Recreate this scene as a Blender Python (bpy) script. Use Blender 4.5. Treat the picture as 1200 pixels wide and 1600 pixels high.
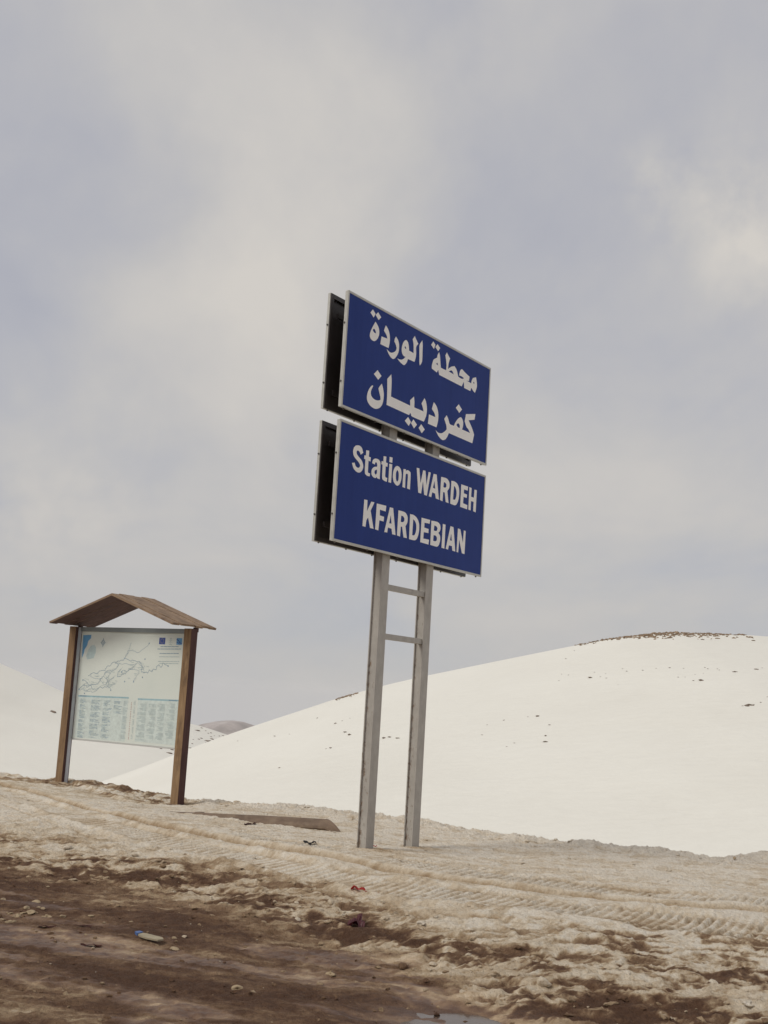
import bpy, bmesh, math, random
import numpy as np
from mathutils import Vector, Matrix

random.seed(7)
rng = np.random.default_rng(11)
scene = bpy.context.scene
for o in list(bpy.data.objects):
    bpy.data.objects.remove(o)
COL = scene.collection

# ------------------------------------------------------------------ camera
EYE = 1.38
PITCH, ROLL, FPX = 0.1528, 0.0588, 1927.6
cam_data = bpy.data.cameras.new('camera')
cam = bpy.data.objects.new('camera', cam_data)
COL.objects.link(cam)
_f = Vector((0, math.cos(PITCH), math.sin(PITCH)))
_u0 = Vector((0, -math.sin(PITCH), math.cos(PITCH)))
_r0 = Vector((1, 0, 0))
_r = _r0 * math.cos(ROLL) + _u0 * math.sin(ROLL)
_u = _u0 * math.cos(ROLL) - _r0 * math.sin(ROLL)
cam.matrix_world = Matrix(((_r.x, _u.x, -_f.x, 0), (_r.y, _u.y, -_f.y, 0), (_r.z, _u.z, -_f.z, EYE), (0, 0, 0, 1)))
cam_data.sensor_fit = 'VERTICAL'
cam_data.sensor_height = 36.0
cam_data.lens = 36.0 * FPX / 1600.0
cam_data.clip_start = 0.1
cam_data.clip_end = 9000
scene.camera = cam

# ------------------------------------------------------------------ view
scene.view_settings.view_transform = 'Standard'
scene.view_settings.look = 'None'
scene.view_settings.gamma = 1.0
scene.view_settings.exposure = 0.14
scene.view_settings.use_curve_mapping = False
scene.cycles.use_denoising = True
scene.cycles.denoiser = 'OPENIMAGEDENOISE'
scene.cycles.denoising_input_passes = 'RGB_ALBEDO_NORMAL'
scene.cycles.denoising_prefilter = 'ACCURATE'
scene.cycles.max_bounces = 6
scene.cycles.diffuse_bounces = 4
scene.cycles.volume_bounces = 1

# ------------------------------------------------------------------ sun and sky
SUN_DIR = Vector((-0.64, -0.36, 0.70)).normalized()      # towards the sun: left, a little behind the camera
sun_el = math.asin(SUN_DIR.z)
sun_data = bpy.data.lights.new('sun', 'SUN')
sun_data.energy = 1.45
sun_data.angle = math.radians(22)                          # veiled by thin cloud
sun_data.color = (1.0, 0.95, 0.86)
sun = bpy.data.objects.new('sun', sun_data)
COL.objects.link(sun)
sun.rotation_euler = (-SUN_DIR).to_track_quat('-Z', 'Y').to_euler()

world = bpy.data.worlds.new('World')
scene.world = world
world.use_nodes = True
wt = world.node_tree
wt.nodes.clear()


def wn(kind, **kw):
    n = wt.nodes.new(kind)
    for k, v in kw.items():
        setattr(n, k, v)
    return n


def wmath(op, a, b=None, c=None, clamp=False):
    n = wn('ShaderNodeMath', operation=op, use_clamp=clamp)
    for i, v in enumerate((a, b, c)):
        if v is None:
            continue
        if isinstance(v, (int, float)):
            n.inputs[i].default_value = v
        else:
            wt.links.new(v, n.inputs[i])
    return n.outputs[0]


def wvec(op, a, b=None):
    n = wn('ShaderNodeVectorMath', operation=op)
    for i, v in enumerate((a, b)):
        if v is None:
            continue
        if isinstance(v, (tuple, list)):
            n.inputs[i].default_value = v
        else:
            wt.links.new(v, n.inputs[i])
    return n


def wramp(fac, stops):
    n = wn('ShaderNodeValToRGB')
    cr = n.color_ramp
    while len(cr.elements) < len(stops):
        cr.elements.new(0.5)
    for e, (p, c) in zip(cr.elements, stops):
        e.position = p
        e.color = (*c, 1)
    wt.links.new(fac, n.inputs[0])
    return n.outputs[0]


def wmix(fac, a, b):
    n = wn('ShaderNodeMix', data_type='RGBA')
    for s, v in ((0, fac), (6, a), (7, b)):
        if isinstance(v, (int, float)):
            n.inputs[s].default_value = v
        elif isinstance(v, tuple):
            n.inputs[s].default_value = (*v, 1)
        else:
            wt.links.new(v, n.inputs[s])
    return n.outputs[2]


sky = wn('ShaderNodeTexSky', sky_type='NISHITA')
sky.sun_disc = False
sky.sun_elevation = sun_el
sky.sun_rotation = math.atan2(SUN_DIR.x, SUN_DIR.y)
sky.altitude = 1900
sky.air_density = 1.0
sky.dust_density = 2.0
geo = wn('ShaderNodeTexCoord')
sep = wn('ShaderNodeSeparateXYZ')
wt.links.new(geo.outputs['Generated'], sep.inputs[0])
zc = wmath('ADD', wmath('MAXIMUM', sep.outputs[2], 0.0), 0.22)
comb = wn('ShaderNodeCombineXYZ')
wt.links.new(wmath('DIVIDE', sep.outputs[0], zc), comb.inputs[0])
wt.links.new(wmath('DIVIDE', sep.outputs[1], zc), comb.inputs[1])
comb.inputs[2].default_value = 0.0


def wnoise(vec, scale, detail, rough, dist, off):
    n = wn('ShaderNodeTexNoise')
    n.inputs['Scale'].default_value = scale
    n.inputs['Detail'].default_value = detail
    n.inputs['Roughness'].default_value = rough
    n.inputs['Distortion'].default_value = dist
    wt.links.new(wvec('ADD', vec, off).outputs[0], n.inputs['Vector'])
    return n.outputs[0]


n_big = wnoise(comb.outputs[0], 0.85, 5, 0.55, 0.8, (3.1, 7.3, 0.0))
wisp = wn('ShaderNodeMapping')
wisp.inputs['Rotation'].default_value = (0, 0, 0.9)
wisp.inputs['Scale'].default_value = (1.0, 0.55, 1.0)
wt.links.new(comb.outputs[0], wisp.inputs[0])
n_mid = wnoise(wisp.outputs[0], 2.4, 10, 0.56, 0.35, (11.7, 2.9, 0.0))
n_dir = wnoise(geo.outputs['Generated'], 5.0, 10, 0.56, 0.25, (5.2, 1.4, 8.8))
n_puff = wnoise(geo.outputs['Generated'], 17.0, 10, 0.56, 0.15, (2.2, 4.4, 1.8))
cloud = wmath('ADD', wmath('MULTIPLY', n_big, 0.40), wmath('ADD', wmath('MULTIPLY', n_mid, 0.44), wmath('MULTIPLY', n_dir, 0.30)))
# the veil thickens evenly towards the horizon all round
veil = wmath('POWER', 2.718, wmath('MULTIPLY', wmath('ABSOLUTE', sep.outputs[2]), -7.0))
cloud = wmath('ADD', cloud, wmath('MULTIPLY', veil, 0.02))


def sky_dir(px, py):
    v = _f + _r * ((px - 600) / FPX) - _u * ((py - 800) / FPX)
    return v.normalized()


# banks of thicker (bright) and thinner (bluer) cloud: (photo position of the bank, half width in degrees, weight)
BANKS = [(430, 430, 9.0, 0.16), (570, 180, 8.0, 0.10), (330, 600, 7, 0.05), (1150, 335, 3.0, 0.15), (1020, 290, 1.8, 0.11), (1190, 420, 2.2, 0.09),
         (50, 815, 3.0, 0.13), (160, 790, 2.0, 0.08), (110, 560, 6.5, -0.10), (60, 250, 7.0, -0.07), (880, 420, 6.5, -0.10),
         (1130, 120, 6.0, -0.08), (960, 740, 7.0, 0.05), (820, 925, 5.0, 0.05)]
for px, py, deg, w in BANKS:
    c = sky_dir(px, py)
    d = wvec('DOT_PRODUCT', geo.outputs['Generated'], (c.x, c.y, c.z)).outputs['Value']
    k = 1.0 / (1.0 - math.cos(math.radians(deg)))
    # exp(-(1-d)*k), broken up by the fine noise
    e = wmath('POWER', 2.718, wmath('MULTIPLY', wmath('SUBTRACT', d, 1.0), k))
    e = wmath('MULTIPLY', e, wmath('ADD', wmath('MULTIPLY', n_puff if deg < 4.5 else n_dir, 5.0 if deg < 4.5 else 1.8), -1.7 if deg < 4.5 else 0.1))
    cloud = wmath('ADD', cloud, wmath('MULTIPLY', e, w))
cl_fac = wmath('SUBTRACT', cloud, 0.0)
cloud_col = wramp(cl_fac, [(0.36, (0.375, 0.378, 0.432)), (0.50, (0.43, 0.43, 0.462)), (0.63, (0.50, 0.488, 0.482)), (0.84, (0.60, 0.57, 0.53))])
cloud_col = wmix(wmath('MULTIPLY', veil, 0.6), cloud_col, (0.41, 0.40, 0.40))
_sc = wvec('SCALE', cloud_col)
_sc.inputs['Scale'].default_value = 10.0
cloud_col = _sc.outputs[0]
cover = wn('ShaderNodeMapRange')
wt.links.new(cl_fac, cover.inputs[0])
cover.inputs[1].default_value = 0.35
cover.inputs[2].default_value = 0.70
cover.inputs[3].default_value = 0.86
cover.inputs[4].default_value = 0.98
mixed = wmix(cover.outputs[0], sky.outputs[0], cloud_col)
bg = wn('ShaderNodeBackground')
bg.inputs[1].default_value = 0.1
wt.links.new(mixed, bg.inputs[0])
out = wn('ShaderNodeOutputWorld')
wt.links.new(bg.outputs[0], out.inputs[0])

# ------------------------------------------------------------------ tables: outlines in millimetres on their own panel, rocks in metres
GLYPHS = {'u1': ['425,1055 476,1025 446,980 386,1012',
 '518,1055 576,1021 534,981 476,1016',
 '482,949 495,942 509,935 521,927 531,919 540,910 548,900 553,889 557,878 559,866 559,853 557,839 553,826 547,814 540,802 531,791 520,780 508,770 496,762 485,757 475,754 464,753 451,753 438,755 426,758 416,763 408,770 402,778 399,785 399,794 400,803 402,814 406,826 412,839 420,854 430,871 439,887 448,900 456,912 464,923 470,933 476,941',
 '462,875 469,873 477,872 484,868 492,860 499,851 506,841 497,839 488,837 478,837 468,840 458,845 448,849 447,861',
 '666,968 681,961 695,953 708,944 719,935 728,924 736,912 743,898 747,883 751,867 753,850 753,832 752,813 748,795 743,776 738,758 588,757 603,838 706,844 702,853 697,863 691,872 683,879 674,885 665,891 656,896 647,901 639,905 642,915 646,925 650,936 655,946 661,957',
 '861,911 876,902 891,894 904,884 913,871 921,856 926,840 928,824 928,807 927,791 924,777 920,763 913,749 903,734 891,718 878,704 866,692 853,682 839,676 824,673 808,674 791,678 775,684 759,693 744,703 731,714 718,727 706,740 718,736 730,732 741,729 753,727 765,725 776,725 788,726 799,728 810,732 823,737 836,743 848,750 859,758 868,766 875,774 879,783 881,792 883,801 877,810 871,820 864,829 855,837 845,845 834,853 836,863 837,872 841,882 846,892 853,901',
 '1052,930 1063,927 1074,924 1084,918 1092,909 1099,898 1105,885 1109,871 1113,855 1116,838 1202,835 1202,847 1201,859 1200,873 1199,890 1196,909 1192,927 1187,942 1179,957 1172,971 1209,1017 1216,1010 1223,1003 1233,994 1248,983 1266,969 1285,956 1270,941 1256,927 1247,911 1246,893 1250,873 1253,854 1253,834 1251,815 1248,797 1243,781 1236,766 1230,751 1102,747 1099,736 1095,726 1090,715 1082,704 1072,692 1063,683 1054,675 1044,669 1034,666 1021,665 1007,667 993,669 979,672 965,676 951,680 936,686 921,693 907,699 921,700 935,700 949,701 962,703 975,706 988,709 1002,715 1015,723 1027,731 1037,739 1046,748 1055,756 1043,755 1030,755 1019,756 1008,761 998,768 989,776 984,785 980,795 978,806 977,816 977,827 980,839 983,853 989,868 995,882 1003,894 1013,905 1023,915 1032,921 1042,926',
 '1035,863 1041,860 1047,857 1053,854 1056,849 1059,844 1061,839 1056,838 1050,837 1044,838 1039,840 1034,844 1030,848',
 '1359,1013 1363,998 1368,983 1371,966 1373,945 1373,922 1374,899 1375,876 1377,853 1377,832 1377,815 1376,800 1372,785 1363,771 1351,757 1339,742 1334,749 1329,755 1325,767 1322,787 1320,813 1318,838 1315,861 1313,883 1311,904 1309,922 1307,938 1311,955 1324,974 1341,993',
 '1577,1064 1624,1040 1596,988 1536,1017',
 '1665,1060 1722,1033 1685,988 1623,1017',
 '1708,985 1715,972 1722,960 1729,945 1734,926 1738,905 1743,885 1747,866 1752,849 1757,831 1769,830 1781,830 1797,830 1818,830 1843,831 1868,832 1870,850 1871,867 1871,884 1868,903 1863,921 1858,939 1851,955 1844,970 1836,986 1866,1026 1877,1019 1888,1011 1900,1003 1912,995 1926,987 1939,979 1930,959 1921,939 1914,919 1910,898 1908,877 1906,856 1926,869 1947,883 1968,896 1992,906 2016,914 2041,923 2056,915 2071,908 2084,900 2095,889 2104,877 2111,866 2118,854 2123,843 2129,832 2148,829 2167,827 2186,826 2206,827 2225,830 2239,834 2247,837 2250,842 2254,846 2239,848 2224,851 2208,852 2189,852 2169,850 2148,849 2151,860 2153,872 2157,883 2162,896 2169,908 2177,918 2187,926 2199,931 2212,932 2225,930 2239,924 2261,917 2296,909 2337,901 2379,893 2371,843 2312,833 2330,833 2348,833 2366,833 2385,832 2403,831 2422,829 2424,841 2426,853 2431,865 2437,876 2445,888 2458,899 2477,908 2501,916 2524,925 2531,911 2538,896 2544,881 2549,864 2553,847 2554,829 2550,813 2544,797 2537,783 2530,770 2523,758 2515,746 2500,751 2485,755 2471,760 2457,767 2443,775 2429,783 2411,741 2272,741 2258,805 2215,744 1732,746 1705,794 1680,758 1574,774 1573,784 1572,794 1573,805 1576,819 1582,835 1588,849 1592,860 1597,870 1607,880 1625,891 1647,903 1670,914 1672,925 1674,937 1678,948 1686,960 1697,973',
 '1681,865 1700,839 1657,845',
 '1972,858 1984,860 1996,857 2007,853 2016,846 2025,837 2033,829 1928,834 1943,843 1958,852',
 '2468,862 2493,853 2488,840 2469,847'], 'u2': ['569,492 643,452 589,401 509,438',
 '658,380 666,368 674,357 682,343 689,327 697,309 702,290 704,271 704,251 702,232 698,214 693,196 685,180 675,165 662,151 647,139 629,129 608,120 588,114 569,110 550,109 532,110 512,112 492,116 474,122 457,130 441,140 429,150 421,161 417,171 414,183 414,197 416,211 420,226 426,242 434,258 443,273 454,287 465,300 476,310 485,317 493,321 501,325 511,319 503,308 495,296 488,285 483,273 478,261 476,250 477,240 480,230 486,221 494,214 504,208 516,203 531,199 548,197 564,196 580,197 596,199 611,202 624,206 636,211 648,216 648,223 649,231 647,240 642,251 634,264 627,277 619,290 611,304 603,319 609,328 616,338 624,347 634,358 646,369',
 '814,514 819,494 825,474 829,445 831,401 832,348 833,296 836,295 839,295 873,294 959,293 1077,291 1195,289 1189,344 1258,399 1263,382 1268,365 1272,347 1274,329 1274,309 1275,290 1313,290 1351,291 1385,291 1412,291 1435,291 1458,290 1453,302 1447,314 1440,326 1431,339 1420,351 1410,363 1462,432 1474,423 1486,413 1497,401 1506,384 1514,365 1519,345 1522,324 1522,303 1520,283 1516,266 1511,250 1503,235 1494,219 1484,203 1473,188 1391,187 1309,187 1249,188 1225,192 1223,198 1222,203 1215,208 1209,213 1203,218 1185,190 761,195 762,218 763,241 763,268 761,301 759,339 756,373 753,401 750,426 748,451',
 '1169,167 1227,128 1188,79 1111,116',
 '1272,166 1344,127 1292,76 1229,118',
 '1427,151 1500,112 1446,61 1379,102',
 '1652,435 1670,428 1688,420 1704,411 1716,401 1726,391 1735,378 1744,363 1752,346 1757,327 1759,305 1759,282 1756,258 1750,235 1741,210 1732,186 1557,186 1568,286 1698,286 1693,297 1689,309 1680,320 1663,332 1642,343 1621,355 1625,368 1629,381 1634,394 1639,408 1646,422',
 '2172,537 2247,496 2193,446 2113,484',
 '1928,360 1941,350 1954,340 1966,329 1975,316 1984,302 1992,292 1999,285 2005,282 2016,280 2038,279 2064,281 2091,282 2099,295 2106,308 2117,322 2130,338 2147,355 2165,371 2185,386 2207,399 2226,407 2241,407 2252,403 2263,396 2273,388 2281,378 2287,366 2290,352 2290,335 2288,320 2284,307 2277,294 2271,282 2300,282 2328,282 2357,282 2387,282 2418,282 2448,281 2435,293 2422,304 2409,314 2394,319 2380,323 2365,331 2349,346 2333,366 2318,385 2340,467 2549,516 2536,449 2405,414 2430,394 2455,375 2478,356 2496,338 2512,321 2525,307 2533,296 2538,289 2542,281 2512,181 1991,182 1984,168 1976,153 1967,140 1956,127 1944,114 1931,103 1916,94 1899,87 1882,82 1866,80 1849,82 1831,85 1812,91 1793,99 1773,109 1754,123 1735,138 1715,153 1730,149 1744,144 1759,140 1775,139 1792,138 1809,140 1825,143 1841,147 1858,153 1876,163 1895,174 1911,185 1924,194 1933,203 1943,212 1940,224 1938,235 1934,247 1926,259 1917,270 1908,281 1899,291 1891,300 1882,310',
 '2186,332 2217,316 2220,288 2208,287 2196,285 2185,285 2172,289 2160,295 2148,300 2152,316'], 'l1': ['306,941 319,943 332,945 346,945 358,943 370,939 382,933 393,921 402,906 412,891 371,865 363,873 356,882 348,888 339,892 330,894 322,894 316,893 309,890 303,888 302,882 301,876 301,870 303,864 307,858 313,853 322,848 333,842 345,837 358,831 373,825 387,817 398,809 408,799 415,789 421,779 424,768 425,757 423,746 419,736 414,726 406,717 397,708 387,701 375,696 362,692 349,690 336,690 322,691 309,694 295,699 280,705 267,714 255,727 245,743 234,759 277,771 284,762 290,753 297,745 305,740 314,736 323,734 333,733 344,734 353,737 359,741 365,746 370,752 371,757 371,763 368,768 363,774 356,780 346,786 332,793 315,800 299,808 283,815 268,824 257,833 249,843 245,855 242,866 242,878 244,890 248,901 254,912 264,921 273,929 284,935 295,938',
 '458,926 510,931 510,874 544,873 543,833 508,835 509,728 512,725 515,721 520,719 528,718 538,719 548,720 544,690 532,689 520,688 509,687 498,688 487,690 478,694 469,697 462,702 457,718 454,750 454,794 454,837 431,838 435,873 460,875',
 '632,880 647,881 664,882 679,880 691,876 702,870 710,863 715,856 717,848 718,833 719,807 719,775 719,746 719,726 720,711 721,695 673,696 669,708 662,702 654,697 646,693 634,691 622,692 610,693 598,697 586,703 577,710 571,719 569,729 568,740 569,750 573,761 579,771 588,779 599,787 612,794 628,799 645,803 662,807 662,816 661,825 659,832 654,838 648,842 642,846 627,840 619,819 573,824 574,833 576,842 579,851 586,858 594,865 603,870 611,874 621,878',
 '661,778 663,767 664,757 664,747 661,740 656,734 652,727 631,729 621,744 626,763',
 '765,930 814,935 813,878 845,876 843,839 812,840 813,741 817,738 820,734 825,732 833,731 843,732 852,733 847,693 835,693 823,693 812,694 801,695 789,697 780,700 771,702 765,705 759,719 757,753 756,798 754,843 733,846 737,877 765,877',
 '873,945 926,948 925,895 872,893',
 '874,877 927,881 925,696 875,695',
 '1019,883 1034,884 1049,882 1063,878 1074,873 1084,865 1093,855 1100,842 1106,827 1109,810 1110,793 1109,774 1105,756 1099,740 1092,726 1083,714 1072,704 1060,696 1047,691 1035,689 1022,690 1009,694 995,700 980,708 968,718 960,731 954,746 950,762 949,779 950,798 953,815 959,832 968,848 978,861 990,871 1004,878',
 '1023,844 1032,839 1040,834 1047,828 1052,818 1055,807 1057,794 1057,780 1056,765 1054,752 1050,743 1043,736 1037,729 1030,731 1023,734 1017,739 1012,748 1008,760 1005,772 1004,786 1003,801 1005,814 1010,825 1017,834',
 '1138,875 1184,881 1183,866 1195,871 1206,876 1217,879 1229,879 1241,878 1252,874 1262,872 1271,868 1277,849 1279,807 1279,750 1279,693 1223,695 1225,741 1227,787 1227,821 1223,836 1217,839 1211,842 1189,835 1187,831 1184,827 1183,813 1183,780 1185,737 1186,693 1135,694',
 '1385,935 1437,939 1475,794 1513,935 1560,937 1593,796 1622,937 1666,939 1612,688 1558,690 1522,823 1498,691 1441,692',
 '1725,937 1787,941 1858,690 1795,692 1774,739 1715,742 1702,689 1650,690',
 '1749,866 1771,789 1726,791',
 '1881,935 1909,937 1937,939 1963,940 1984,940 2002,938 2018,934 2032,927 2044,919 2054,910 2060,900 2063,889 2064,877 2064,865 2060,853 2055,841 2046,831 2035,821 2024,811 2062,688 2002,689 1970,784 1937,785 1935,686 1878,690',
 '1942,890 1951,890 1959,891 1968,890 1978,886 1987,880 1997,875 1997,851 1990,846 1983,840 1974,836 1963,835 1951,836 1938,837',
 '2099,933 2122,935 2145,938 2167,938 2188,935 2207,931 2224,924 2239,916 2252,906 2262,893 2270,878 2275,860 2278,840 2278,817 2276,793 2271,770 2263,748 2253,728 2240,712 2228,700 2214,692 2195,687 2166,686 2131,687 2096,689',
 '2159,888 2168,886 2178,884 2187,879 2198,870 2209,857 2216,843 2220,825 2220,806 2218,788 2212,773 2204,759 2195,746 2152,742',
 '2314,934 2465,936 2460,891 2379,890 2379,848 2450,847 2447,808 2376,809 2373,739 2469,734 2467,688 2312,690',
 '2494,936 2546,935 2544,839 2605,839 2610,930 2665,932 2662,686 2603,690 2604,793 2546,791 2546,688 2495,691'], 'l2': ['477,457 532,459 535,355 598,457 653,458 596,369 665,205 602,205 560,298 551,288 542,279 534,266 530,247 528,225 526,203 473,204',
 '695,455 863,460 859,404 755,405 758,350 835,348 833,302 757,302 749,203 691,205',
 '930,457 990,458 1060,203 998,203 981,254 916,256 908,206 854,203',
 '954,386 975,303 933,300',
 '1088,453 1113,454 1139,455 1162,455 1182,455 1201,453 1218,450 1233,444 1246,436 1256,427 1262,418 1266,408 1268,396 1269,383 1268,369 1264,355 1256,342 1245,330 1234,317 1272,203 1209,202 1172,302 1148,301 1144,201 1086,204',
 '1144,408 1156,409 1168,409 1179,408 1188,404 1196,398 1205,392 1207,369 1201,362 1194,356 1186,351 1173,348 1158,347 1142,347',
 '1308,452 1335,452 1361,453 1385,451 1407,446 1426,440 1444,431 1459,421 1472,409 1482,395 1490,380 1495,363 1497,344 1498,322 1495,299 1490,277 1483,258 1474,240 1462,225 1452,215 1439,208 1420,203 1389,200 1352,200 1314,200',
 '1373,408 1385,404 1397,401 1408,395 1419,387 1428,377 1435,364 1439,348 1441,329 1441,311 1437,295 1431,280 1424,267 1416,258 1407,252 1398,248 1388,247 1379,248 1370,248',
 '1533,450 1704,453 1697,413 1595,408 1596,358 1683,356 1683,314 1590,311 1588,245 1702,249 1696,198 1531,200',
 '1730,450 1758,452 1785,454 1811,455 1833,456 1853,455 1871,453 1886,448 1899,441 1911,435 1916,423 1921,411 1923,399 1921,388 1917,377 1911,367 1902,359 1893,353 1883,347 1894,340 1906,333 1915,325 1922,314 1926,303 1928,290 1927,275 1923,260 1918,246 1911,233 1903,221 1892,211 1883,205 1872,201 1852,198 1817,198 1774,199 1731,200',
 '1792,410 1807,409 1821,409 1834,407 1844,402 1852,396 1860,390 1857,382 1855,373 1850,367 1845,362 1837,359 1828,357 1816,356 1802,357 1788,357',
 '1789,309 1805,309 1820,310 1833,309 1843,305 1851,298 1859,292 1858,267 1851,261 1844,256 1834,251 1820,250 1803,250 1786,251',
 '1965,452 2022,453 2023,200 1962,202',
 '2127,453 2192,453 2255,201 2192,203 2177,249 2115,248 2100,201 2050,204',
 '2150,379 2171,304 2131,304',
 '2288,453 2341,452 2410,317 2418,451 2460,451 2458,201 2400,202 2328,337 2318,199 2282,202']}
ROADS = [ '1908,1694 1813,1730 1769,1675 1725,1703 1687,1687 1679,1629 1611,1641 1604,1612 1551,1625 1525,1591 1442,1592 1388,1612 1413,1657 1376,1707 1320,1742 1234,1754 1173,1740 1108,1758 1041,1778 1013,1748 908,1737 880,1707 814,1719 776,1674 693,1649 667,1603 570,1592 509,1553 400,1549 328,1509',
'1041,1778 1076,1838 1113,1883 1126,1943 1151,1995',
'1041,1778 1114,1876 1196,1893 1251,1872 1285,1851 1403,1905 1506,1995',
'1302,1712 1226,1651 1146,1619 1090,1565 1028,1556 989,1525 926,1515 939,1582 997,1629',
'1146,1619 1250,1630 1336,1610 1333,1552 1276,1506 1262,1454',
'881,1699 925,1686 871,1610 809,1593 723,1590 662,1558 646,1513 586,1473 551,1404 466,1386 378,1382 306,1425 225,1444',
'165,1313 235,1369 268,1378 316,1350 402,1368 452,1325 540,1329 601,1361 668,1349 750,1382 783,1458 863,1506',
'711,1515 730,1456 727,1396 821,1341',
'1323,1712 1389,1685 1436,1643 1375,1634',
'896,1418 836,1386 754,1353',
'586,1473 626,1422 705,1396 740,1456 646,1513',
'145,1297 232,1316 303,1282 391,1293 459,1281 542,1314',
'925,1686 1051,1704 1180,1686 1302,1712',
'1341,1735 1397,1707 1424,1657 1450,1614',
'662,1558 725,1575 791,1562 754,1516 693,1484',
'400,1549 384,1503 498,1477 586,1473',
'268,1378 254,1317 345,1306 427,1347',
'1028,1556 1003,1584 1031,1608 1085,1602' ]
SEA = '142,2082 314,2089 310,2039 259,2000 246,1939 198,1876 193,1831 159,1754'
TINT = '389,1949 438,1913 438,1837 404,1760 273,1738 244,1786 276,1878 325,1933'
COLUMNS = [(0.216, 0.364, 0.628, 1.187), (0.45, 0.663, 0.65, 1.183), (0.701, 0.876, 0.666, 1.187), (0.916, 1.089, 1.014, 1.186), (1.105, 1.206, 0.67, 1.199), (1.303, 1.341, 0.683, 1.208), (1.395, 1.558, 0.674, 1.176), (1.595, 1.74, 0.701, 1.183), (1.777, 1.911, 0.699, 1.188), (1.946, 2.103, 0.71, 1.203)]
ROCKS_MAIN = [(20.6, 118.6, 2.0), (21.4, 120.9, 0.9), (22.3, 113.7, 0.9), (24.0, 120.4, 0.9), (24.1, 118.9, 0.9), (25.5, 118.2, 0.9), (26.8, 118.3, 0.9), (28.0, 117.9, 1.5), (29.1, 117.1, 0.9), (31.0, 116.7, 0.9), (31.1, 116.0, 0.9), (31.9, 115.6, 0.9), (31.9, 115.0, 0.9), (33.0, 113.9, 2.0), (29.2, 111.2, 2.5), (28.6, 111.4, 0.9), (35.5, 115.4, 1.6), (36.3, 116.3, 0.9), (30.5, 101.2, 2.6), (30.0, 101.2, 0.9), (31.0, 101.4, 0.9), (32.8, 103.6, 0.9), (22.2, 119.4, 0.9), (21.9, 117.3, 0.9), (35.3, 134.1, 1.5), (36.3, 134.3, 0.9), (17.8, 119.8, 0.9), (18.5, 122.9, 0.9), (19.0, 121.8, 0.9), (20.2, 131.7, 0.9), (21.8, 136.2, 0.9), (29.4, 114.0, 0.9), (30.2, 114.1, 0.9), (28.3, 113.2, 0.9), (27.7, 113.4, 0.9), (31.7, 101.9, 0.9), (21.5, 118.3, 0.9), (14.0, 105.6, 2.4), (13.2, 105.9, 0.9), (13.7, 98.5, 1.4), (13.5, 96.7, 1.3), (11.2, 97.4, 0.9), (10.5, 96.5, 0.9), (11.2, 105.9, 0.9), (9.0, 101.6, 0.9), (9.7, 105.0, 0.9), (14.5, 101.8, 0.9), (-5.5, 127.0, 0.9), (-3.4, 119.6, 0.9), (1.1, 105.8, 1.5), (1.6, 105.8, 1.5), (2.3, 104.8, 1.4), (-3.3, 105.6, 0.9), (-7.2, 101.6, 0.9), (-1.9, 110.3, 2.2), (-2.3, 112.3, 1.6), (-3.4, 118.9, 1.6), (-5.5, 126.5, 0.9), (-2.8, 119.6, 0.9), (-2.1, 120.1, 0.9), (-9.3, 121.9, 1.3), (-13.4, 127.2, 0.9), (-3.3, 105.8, 1.5), (-3.7, 105.8, 0.9), (-7.8, 120.3, 0.9), (-7.2, 101.7, 0.9)]
ROCKS_LEFT = [(-30.7, 222.4, 1.6), (-29.7, 225.4, 1.0), (-28.9, 223.1, 1.0), (-28.7, 224.6, 1.0), (-30.8, 227.6, 1.0), (-28.8, 213.9, 1.0), (-29.0, 211.9, 1.0), (-29.6, 209.8, 1.0), (-29.0, 204.5, 1.0), (-27.7, 212.6, 1.5), (-27.3, 213.7, 1.4), (-27.4, 217.0, 1.4), (-27.7, 222.3, 1.0), (-27.1, 224.2, 1.0), (-26.7, 226.4, 1.0), (-27.9, 219.6, 1.0), (-27.5, 210.6, 1.0), (-28.5, 199.1, 1.4), (-52.6, 205.7, 2.2), (-31.0, 193.3, 2.0), (-31.4, 192.4, 1.6), (-30.0, 188.6, 1.9), (-31.7, 190.9, 1.3), (-30.3, 192.2, 1.2)]
LIT = {'red_a': (-0.03, 9.91), 'red_b': (0.08, 9.91), 'red_c': (0.1, 12.21), 'bag': (-0.04, 8.88), 'dark_a': (-0.6, 11.98), 'dark_b': (-1.25, 13.73), 'leaf_a': (-2.04, 8.43), 'leaf_b': (-1.83, 8.52), 'leaf_c': (-1.65, 7.95), 'card': (-1.33, 8.17)}
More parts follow.
